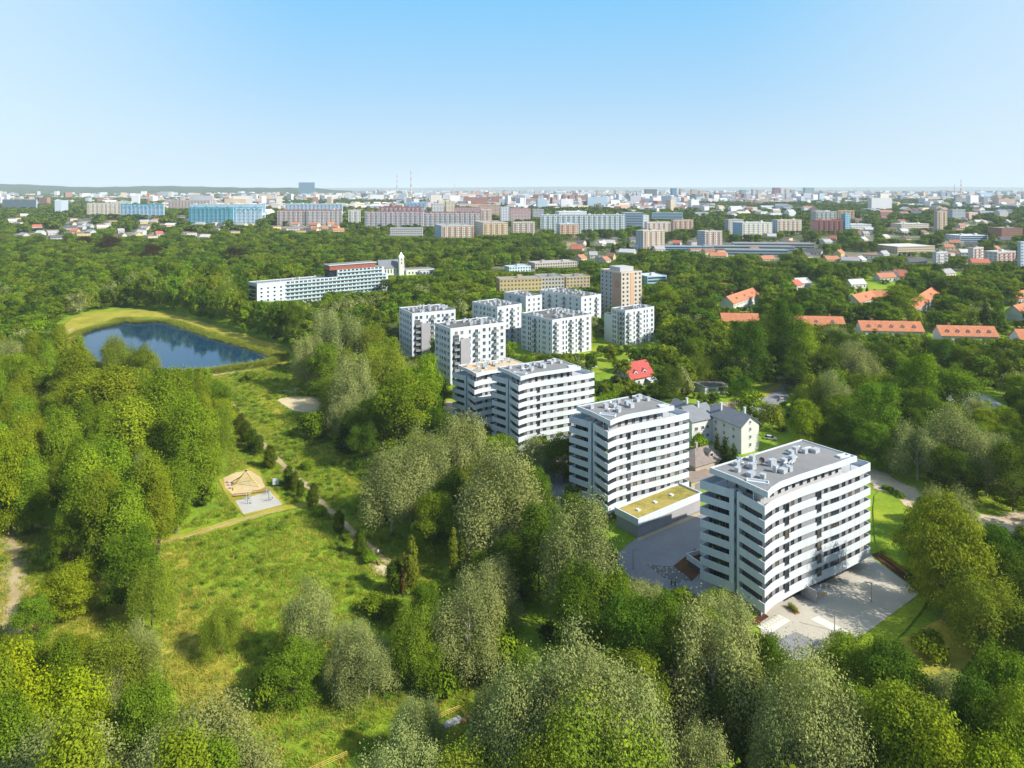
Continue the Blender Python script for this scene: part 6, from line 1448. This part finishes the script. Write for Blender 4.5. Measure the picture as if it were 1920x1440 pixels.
def car(px, py, a, col, label, van=False):
    P = W(px, py); root = thing('van' if van else 'car', label, 'van' if van else 'car', P, a, 'parked vehicles')
    if van not in CARM:
        L_, w, hb, ht = (5.4, 1.95, 1.15, 2.3) if van else (4.3, 1.76, .86, 1.46)
        prof = [(-L_ / 2, .32), (L_ / 2, .32), (L_ / 2, hb * .72), (L_ / 2 - .15, hb * .86), (L_ * .22, hb), (-L_ * .44, hb * 1.02), (-L_ / 2, hb * .9)]
        mb = MB(); n = len(prof); v = [(x, -w / 2, z) for x, z in prof] + [(x, w / 2, z) for x, z in prof]
        mb.add(v, [(i, (i + 1) % n, n + (i + 1) % n, n + i) for i in range(n)] + [tuple(range(n)), tuple(reversed(range(n, 2 * n)))], 0); body = mb
        x0, x1, x2, x3 = (-L_ / 2 + .05, -L_ / 2 + .15, L_ * .2, L_ * .33) if van else (-L_ * .46, -L_ * .30, L_ * .06, L_ * .24)
        q = w / 2 - .05; q2 = w / 2 - .2
        cab = MB(); v = [(x0, -q, hb), (x3, -q, hb - .02), (x3, q, hb - .02), (x0, q, hb), (x1, -q2, ht - .06), (x2, -q2, ht - .06), (x2, q2, ht - .06), (x1, q2, ht - .06)]
        cab.add(v, [(0, 1, 5, 4), (1, 2, 6, 5), (2, 3, 7, 6), (3, 0, 4, 7)], 0)
        rf = MB(); rf.prism([(x1 - .02, -q2 - .02), (x2 + .02, -q2 - .02), (x2 + .02, q2 + .02), (x1 - .02, q2 + .02)], ht - .058, ht, 0)
        for s in (-1, 1): rf.tube(((x1 + x2) / 2, s * (q + .0), hb), ((x1 + x2) / 2, s * (q2 + .01), ht - .05), .05, .05, 4, 0)
        wl = MB(); wl.tube((0, -.1, 0), (0, .1, 0), .32, .32, 12, 0); wl.tube((0, -.11, 0), (0, .11, 0), .18, .18, 10, 1)
        hl = MB(); hl.box(L_ / 2 - .16, L_ / 2 + .01, -.16, .16, hb * .62, hb * .76, 0)
        CARM[van] = (body.mesh('body', colour((.5, .5, .5))), cab.mesh('glasshouse', GLASS), rf.mesh('roof', colour((.5, .5, .5))), wl.mesh('wheel', [TYRE, STEEL]), hl.mesh('headlight', WHITE), L_, w)
    bo, ca, ro, whl, hl, L_, w = CARM[van]
    m = paint(col, .3, .03, 1, 'car_paint', .3)
    for nm, me in (('body', bo), ('roof', ro)):
        o = link(nm, me, root); o.material_slots[0].link = 'OBJECT'; o.material_slots[0].material = m
    link('glasshouse', ca, root)
    for sx in (-.3, .3):
        for sy in (-1, 1): link('wheel', whl, root, (sx * L_, sy * (w / 2 - .08), .32))
    for sy in (-1, 1): link('headlight', hl, root, (0, sy * (w / 2 - .3), 0))
for c in [(1487, 727, .9, (.78, .78, .8), 'white car driving round the street bend'), (1445, 824, -.35, (.62, .66, .70), 'silver car parked behind the villa gable'), (1746, 930, -.1, (.03, .10, .11), 'dark teal car in the shade of the sandy road'), (1095, 694, .2, (.75, .76, .78), 'white van parked behind the hedge by the tower', True), (1112, 690, .2, (.70, .72, .75), 'white car parked next to the van behind the hedge'),
          (1434, 765, 1.1, (.12, .13, .15), 'dark car under the trees at the street'), (1466, 752, 1.1, (.66, .66, .66), 'pale car parked beside the street verge'), (1690, 706, .6, (.72, .73, .74), 'white car in the tree-shaded car park'), (1722, 716, .6, (.35, .05, .05), 'dark red car in the tree-shaded car park'), (1762, 730, .6, (.25, .28, .32), 'slate grey car in the tree-shaded car park'), (1800, 742, .6, (.74, .75, .76), 'white car between trunks in the car park middle'), (1882, 775, .3, (.12, .20, .36), 'blue car at the far end of the car park'), (1858, 790, .3, (.68, .7, .7), 'silver car at the far end of the car park'),
          (1068, 960, .9, (.02, .02, .025), 'black car in shade by the middle tower'), (1000, 502, .4, (.6, .08, .07), 'red car by the market hall'), (826, 785, .5, (.05, .05, .06), 'black car on the patio by the sandy-roofed block'), (1405, 765, .4, (.7, .7, .72), 'white car on the villa drive')]: car(*c)
# playground: yellow frame with a net, equipment, boards, benches
def playground():
    P = W(461, 913); root = thing('climbing_frame', 'yellow pyramid climbing frame with ropes on the playground sand', 'climbing frame', P, .2)
    top = (0, 0, 5.0); feet = [(-3.4, -2.6, 0), (4.2, -1.2, 0), (1.2, 4.0, 0), (-4.0, 2.2, 0)]
    for f in feet:
        mb = MB(); mb.tube(f, top, .13, .10, 6); mb.build('leg', YELLOWP, root)
    mb = MB()
    for t in (.3, .65):
        q = [tuple(Vector(f).lerp(Vector(top), t)) for f in feet]
        for i in range(4): mb.tube(q[i], q[(i + 1) % 4], .018, .018, 4)
    for i in range(4):
        for s in (.33, .66): mb.tube(tuple(Vector(feet[i]).lerp(Vector(feet[(i + 1) % 4]), s)), top, .014, .014, 4)
    mb.build('rope_net', BLACK, root)
    mb = MB(); mb.rbox((0, 0), .6, .6, 4.9, 5.1, .3); mb.build('top_cap', BLACK, root)
    sl = MB(); sl.add([(-1.6, .4, 3.2), (-.9, .9, 3.2), (-5.0, 3.4, .3), (-5.6, 2.8, .3), (-1.6, .4, 3.1), (-.9, .9, 3.1), (-5.0, 3.4, .2), (-5.6, 2.8, .2)], [(0, 1, 2, 3), (7, 6, 5, 4), (0, 3, 7, 4), (2, 1, 5, 6)], 0); sl.build('slide', BLACK, root)
playground()
def fitness(px, py, label, k):
    P = W(px, py); root = thing('exercise_machine', label, 'exercise machine', P, .3 * k, 'outdoor exercise machines on the gravel')
    mb = MB(); mb.tube((0, 0, 0), (0, 0, 2.2 + .3 * (k % 2)), .09, .09, 8); mb.build('post', STEEL if k % 2 else colour((.3, .5, .62)), root)
    mb = MB(); mb.box(.1, 1.2, -.04, .04, 1.0, 1.1, 0); mb.box(-1.1, -.1, -.04, .04, 1.0, 1.1, 0); mb.build('arm', STEEL, root)
    mb = MB(); mb.box(.8, 1.3, -.25, .25, .45, .52, 0); mb.box(1.2, 1.28, -.25, .25, .52, 1.0, 0); mb.box(.95, 1.05, -.04, .04, 0, .45, 0); mb.build('seat', WHITE2, root)
    mb = MB(); mb.box(-.5, .5, -.4, .4, 0, .08, 0); mb.build('foot_plate', CONC, root)
fitness(464, 946, 'exercise machine on the gravel closest to the low path', 1); fitness(462, 938, 'exercise machine beside the bench wall', 2); fitness(504, 941, 'exercise machine near the gravel corner by the alley', 3); fitness(500, 928, 'tall exercise machine below the board', 4)
def board():
    P = W(517, 914); root = thing('notice_board', 'white notice board on two posts between playground and alley', 'sign', P, .15)
    mb = MB(); mb.box(-.9, .9, -.05, .05, .9, 2.8, 0); mb.build('panel', WHITE, root)
    for s in (-.7, .7):
        mb = MB(); mb.tube((s, .09, 0), (s, .09, 2.9), .05, .05, 6); mb.build('post', STEEL, root)
    mb = MB(); mb.box(-.5, .5, -.062, -.052, 1.5, 1.9, 0); mb.build('printed_panel', colour((.45, .55, .5)), root)
board()
def bench(px, py, a, label, L_=2.0):
    P = W(px, py); root = thing('park_bench', label, 'bench', P, a, 'benches')
    mb = MB()
    for k in range(3): mb.box(-L_ / 2, L_ / 2, -.25 + k * .17, -.11 + k * .17, .42, .47, 0)
    mb.build('seat', WOOD, root)
    mb = MB()
    for k in range(2): mb.box(-L_ / 2, L_ / 2, .27, .32, .6 + k * .17, .74 + k * .17, 0)
    mb.build('backrest', WOOD, root)
    for s in (-1, 1):
        mb = MB(); mb.box(s * L_ * .4 - .05, s * L_ * .4 + .05, -.25, .25, 0, .415, 0); mb.box(s * L_ * .4 - .04, s * L_ * .4 + .04, .325, .37, 0, .95, 0); mb.build('leg', BLACK, root)
bench(620, 972, 2.1, 'dark wooden bench beside the small round bush on the alley'); bench(709, 1058, 2.1, 'dark wooden bench in the sandy bay near the walker'); bench(452, 931, .2, 'low bench along the edge of the playground sand', 4.5); bench(489, 924, .35, 'longer low bench along the playground sand by the board', 5); bench(529, 886, .9, 'bench beside the path between clipped hornbeams')
# spring toys on the sand
for i, (px, py) in enumerate(((428, 906), (430, 911), (433, 917))):
    P = W(px, py); root = thing('spring_toy', f'pink spring toy, {("farthest", "middle", "nearest")[i]} of three in the sand', 'spring toy', P, .4)
    mb = MB(); mb.tube((0, 0, 0), (0, 0, .4), .12, .12, 8); mb.build('spring', STEEL, root); mb = MB(); mb.ball((0, 0, .6), .6, .25, .25, 0); mb.box(-.05, .05, -.3, .3, .8, .86, 0); mb.build('body', colour((.66, .42, .45)), root)
# people
def person(px, py, a, shirt, legs, label, stride=.25):
    P = W(px, py); J = [(0, 0, .95), (0, 0, 1.22), (0, 0, 1.45), (0, .02, 1.56), (0, .03, 1.70),
                        (-.11, 0, .90), (-.12, stride * .5, .50), (-.12, stride * .3 - .1, .06), (-.12, stride * .3 + .10, .03), (.11, 0, .90), (.12, -stride * .1, .50), (.12, -stride, .08), (.12, -stride + .18, .03),
                        (-.19, 0, 1.42), (-.24, -.08, 1.15), (-.22, .10, .92), (.19, 0, 1.42), (.24, .06, 1.15), (.22, .24, .98)]
    Ed = [(0, 1), (1, 2), (2, 3), (3, 4), (0, 5), (5, 6), (6, 7), (7, 8), (0, 9), (9, 10), (10, 11), (11, 12), (2, 13), (13, 14), (14, 15), (2, 16), (16, 17), (17, 18)]
    Rr = [.14, .13, .15, .06, .105, .10, .07, .05, .045, .10, .07, .05, .045, .065, .05, .035, .065, .05, .035]
    me = bpy.data.meshes.new('person'); me.from_pydata(J, Ed, []); o = bpy.data.objects.new('person', me); COL.objects.link(o)
    o.modifiers.new('skin', 'SKIN'); s = o.modifiers.new('sub', 'SUBSURF'); s.levels = 1
    if not me.skin_vertices: me.attributes.new  # layer is made by the modifier
    lay = me.skin_vertices[0].data if len(me.skin_vertices) else None
    if lay is not None:
        for i, q in enumerate(Rr): lay[i].radius = (q, q)
        lay[0].use_root = True
    dg = bpy.context.evaluated_depsgraph_get(); m2 = bpy.data.meshes.new_from_object(o.evaluated_get(dg)); o.modifiers.clear(); o.data = m2
    for m in (colour((.42, .28, .21), 'skin'), colour(shirt, 'cloth'), colour(legs, 'cloth')): m2.materials.append(m)
    for pl in m2.polygons:
        z, x = pl.center.z, abs(pl.center.x); pl.material_index = 2 if z < .95 and x < .2 else 1 if z < 1.48 and (z > 1.0) else 0
    o.location = P; o.rotation_euler = (0, 0, a); tag(o, label, 'person')
    mb = MB(); mb.ball((0, .0, 1.77), .11, .12, .08, 0); mb.build('hair', colour((.05, .035, .025), 'hair'), o)
person(709, 1042, -2.4, (.72, .74, .78), (.12, .14, .2), 'person in a white top walking along the alley path')
person(1259, 1101, .5, (.03, .035, .04), (.03, .03, .04), 'person in dark clothes in the shaded courtyard, nearer the meadow', .12); person(1266, 1101, .9, (.04, .04, .05), (.035, .035, .04), 'person in dark clothes in the shaded courtyard, nearer the tower', .1)
# forecourt: cycle hoops, stair seat, planter
d = (W(1460, 1153) - W(1419, 1176)).normalized(); ha = math.atan2(d.y, d.x)
for i in range(7):
    t = (i + .5) / 7; P = W(1426, 1181).lerp(W(1466, 1158), t)
    root = thing('bicycle_hoop', f'{ordinal(i)} pale yellow cycle hoop from the corner bed on the white paving', 'bike rack', P, ha + 1.57, 'cycle hoops on the white paving')
    mb = MB(); mb.path([(-.6, 0, 0), (-.6, 0, .7), (-.45, 0, .9), (.45, 0, .9), (.6, 0, .7), (.6, 0, 0)], .045, 6); mb.build('hoop', paint((.66, .62, .36), .5, .1, 1, 'hoop_paint'), root)
    mb = MB(); mb.box(-.75, -.45, -.12, .12, 0, .02, 0); mb.box(.45, .75, -.12, .12, 0, .02, 0); mb.build('base_plate', STEEL, root)
def stair_seat():
    P = W(1528, 1130); a = tC[1]; root = thing('stepped_bench', 'pale stepped bench with orange boards against the entrance wall of the nearest tower', 'bench', P, a)
    for k in range(3):
        mb = MB(); mb.box(0, 5.2, .9 * k, .9 * k + .88, 0, .45 * (k + 1), 0); mb.build('step', CONC if k else WHITE2, root)
    mb = MB(); mb.box(.5, 2.3, .05, .8, .46, .52, 0); mb.build('seat_board', ORANGEW, root); mb = MB(); mb.box(2.9, 4.8, .05, .8, .46, .52, 0); mb.build('seat_board', ORANGEW, root)
    mb = MB(); mb.box(-.45, -.12, -.6, 3.2, 0, 3.0, 0); mb.build('side_wall', MAUVE, root)
stair_seat()
def planter(pix0, pix1, label, w=1.2):
    a, b = W(*pix0), W(*pix1); d = b - a; root = thing('planter', label, 'planter', a, math.atan2(d.y, d.x)); L_ = d.length
    q = [(0, -w / 2), (L_, -w / 2), (L_, w / 2), (0, w / 2)]
    mb = MB(); mb.ring(q, inset(q, .12), 0, .4, 0); mb.build('edging', WOOD, root); mb = MB(); mb.prism(inset(q, .121), 0, .3, 0); mb.build('soil', M_SOIL, root)
    for i in range(int(L_ / .9)):
        link('shrub', SHRUB, root, (.5 + i * .9, 0, .3), i * 1.3)
SHRUB = crown_mesh('shrub', 5, 'bush', .9, 1.1, 500, .13, LEAF['olive'])
planter((1478, 1139), (1496, 1153), 'narrow planter of grassy shrubs beside the tower entrance')
planter((1650, 1040), (1736, 1100), 'long low bed edged in wood along the end of the forecourt', .9)
def bicycle():
    P = W(1063, 846); root = thing('bicycle', 'dark bicycle standing on the tan driveway', 'bicycle', P, .2)
    for s in (-.55, .55):
        mb = MB(); pts = [(s + .33 * math.cos(t), 0, .35 + .33 * math.sin(t)) for t in np.linspace(0, 6.283, 13)]; mb.path(pts, .025, 5); mb.build('wheel', TYRE, root)
    mb = MB(); mb.path([(-.55, 0, .35), (-.15, 0, .85), (.40, 0, .85), (.0, 0, .35), (-.15, 0, .85)], .025, 5); mb.path([(-.55, 0, .35), (0, 0, .35)], .02, 5); mb.path([(.55, 0, .35), (.40, 0, 1.0)], .025, 5); mb.build('frame', BLACK, root)
    mb = MB(); mb.box(-.3, -.02, -.07, .07, .9, .96, 0); mb.build('saddle', BLACK, root); mb = MB(); mb.tube((.4, -.28, 1.0), (.4, .28, 1.0), .02, .02, 5); mb.build('handlebar', STEEL, root)
bicycle()
# footbridge with yellow railings and wire fence posts at the near end of the meadow
def railing(pts, label):
    w = [W(*p) for p in pts]; o = w[0]; root = thing('railing', label, 'railing', o)
    q = [v - o for v in w]
    for i in range(len(q)):
        mb = MB(); mb.tube((q[i].x, q[i].y, 0), (q[i].x, q[i].y, 1.1), .05, .05, 6); mb.build('post', YELLOWP, root)
    for z in (.5, .8, 1.08):
        mb = MB(); mb.path([(v.x, v.y, z) for v in q], .04, 6); mb.build('rail', YELLOWP, root)
def lerp2(a, b, n): return [(a[0] + (b[0] - a[0]) * i / (n - 1), a[1] + (b[1] - a[1]) * i / (n - 1)) for i in range(n)]
railing(lerp2((820, 1352), (862, 1334), 5), 'yellow metal railing along the culvert under the silver poplars')
railing(lerp2((862, 1334), (884, 1358), 3), 'short yellow railing turning the corner over the culvert')
railing(lerp2((560, 1462), (650, 1421), 9), 'yellow metal railing leading to the footbridge near the picture edge')
def culvert():
    a, b = W(828, 1358), W(860, 1343); d = (b - a); root = thing('culvert', 'pale concrete culvert slab below the yellow railing', 'culvert', a, math.atan2(d.y, d.x)); L_ = d.length
    mb = MB(); mb.box(0, L_, -1.6, -.2, 0, .35, 0); mb.build('slab', CONC, root); mb = MB(); mb.box(L_ - .4, L_ + 2.2, -2.0, -1.4, 0, .5, 0); mb.build('kerb', colour((.28, .12, .09)), root)
culvert()
fp = lerp2((512, 1402), (842, 1282), 15); o = W(*fp[0]); root = thing('wire_fence', 'thin dark wire fence on green posts across the lower meadow', 'fence', o); q = [W(*p) - o for p in fp]; GREENP = paint((.03, .07, .04), .6, .1, 1, 'green_post')
PM = MB(); PM.tube((0, 0, 0), (0, 0, 1.7), .06, .06, 6); PM = PM.mesh('post', GREENP)
for v in q: link('post', PM, root, v)
for z in (.5, 1.0, 1.55):
    mb = MB(); mb.path([(v.x, v.y, z) for v in q], .012, 4); mb.build('wire', GREENP, root)
# hedges by the red-roofed house, each a run of clipped thuja
def hedge(pix, h, w, label, mat):
    a, b = W(*pix[0]), W(*pix[1]); d = b - a; n = max(3, int(d.length / 1.5)); root = thing('hedge', label, 'hedge', a, 0, None)
    me = crown_mesh('thuja', int(pix[0][0]), 'column', h, w, 900, .3, mat)
    for i in range(n):
        o = link('thuja', me, root, d * (i / (n - 1)), i * 1.1); s = .9 + .2 * ((i * 37) % 10) / 10; o.scale = (1, 1, s)
hedge(((1112, 744), (1152, 722)), 5, 2.4, 'tall dark thuja hedge between the tower and red-roofed house', LEAF['dark']); hedge(((1124, 760), (1180, 737)), 4.2, 2.6, 'bright green clipped hedge in front of the red-roofed house', LEAF['bush'])
hedge(((1300, 835), (1330, 822)), 3.4, 2.4, 'bright hedge beside the villa and old brown house', LEAF['bush']); hedge(((1660, 918), (1690, 935)), 1.6, 2.2, 'low green hedge along the sandy road by the side lawn', LEAF['bush'])
# yellow awnings on the white flats
P = W(986, 556, 16); root = thing('awning', 'yellow fabric awning on a terrace of the white flats', 'awning', (P.x - 1, P.y - 2, 14.4), .6)
mb = MB(); mb.add([(0, 0, 0), (8, 0, 0), (8, 2.2, .9), (0, 2.2, .9), (0, 0, -.06), (8, 0, -.06), (8, 2.2, .84), (0, 2.2, .84)], [(0, 1, 2, 3), (7, 6, 5, 4), (0, 4, 5, 1), (2, 6, 7, 3), (1, 5, 6, 2), (3, 7, 4, 0)], 0); mb.build('cloth', YELLOWP, root); mb = MB(); mb.tube((0, 0, -.03), (8, 0, -.03), .05, .05, 6); mb.build('rod', STEEL, root)
# courtyard walls and shrine column among the trees
P = W(1534, 555); root = thing('shrine_column', 'pale stone column with a small figure standing among dark trees', 'column', P)
mb = MB(); mb.box(-.6, .6, -.6, .6, 0, 1.2, 0); mb.build('base', CREAM, root); mb = MB(); mb.tube((0, 0, 1.2), (0, 0, 9), .42, .32, 10); mb.build('shaft', CREAM, root); mb = MB(); mb.ball((0, 0, 9.9), .45, .45, .9, 0); mb.build('figure', CREAM, root)
# the air itself
hz = bpy.data.materials.new('haze'); hz.use_nodes = True; nt = hz.node_tree; nt.nodes.remove(nt.nodes['Principled BSDF'])
pv = nt.nodes.new('ShaderNodeVolumePrincipled'); pv.inputs['Color'].default_value = (.80, .90, 1, 1); pv.inputs['Density'].default_value = HAZE; pv.inputs['Anisotropy'].default_value = 0
nt.links.new(pv.outputs[0], nt.nodes['Material Output'].inputs['Volume'])
if HAZE > 0:
    mb = MB(); mb.box(-95000, 95000, -800, 90000, -6, 420, 0); mb.build('haze', hz, kind='stuff')
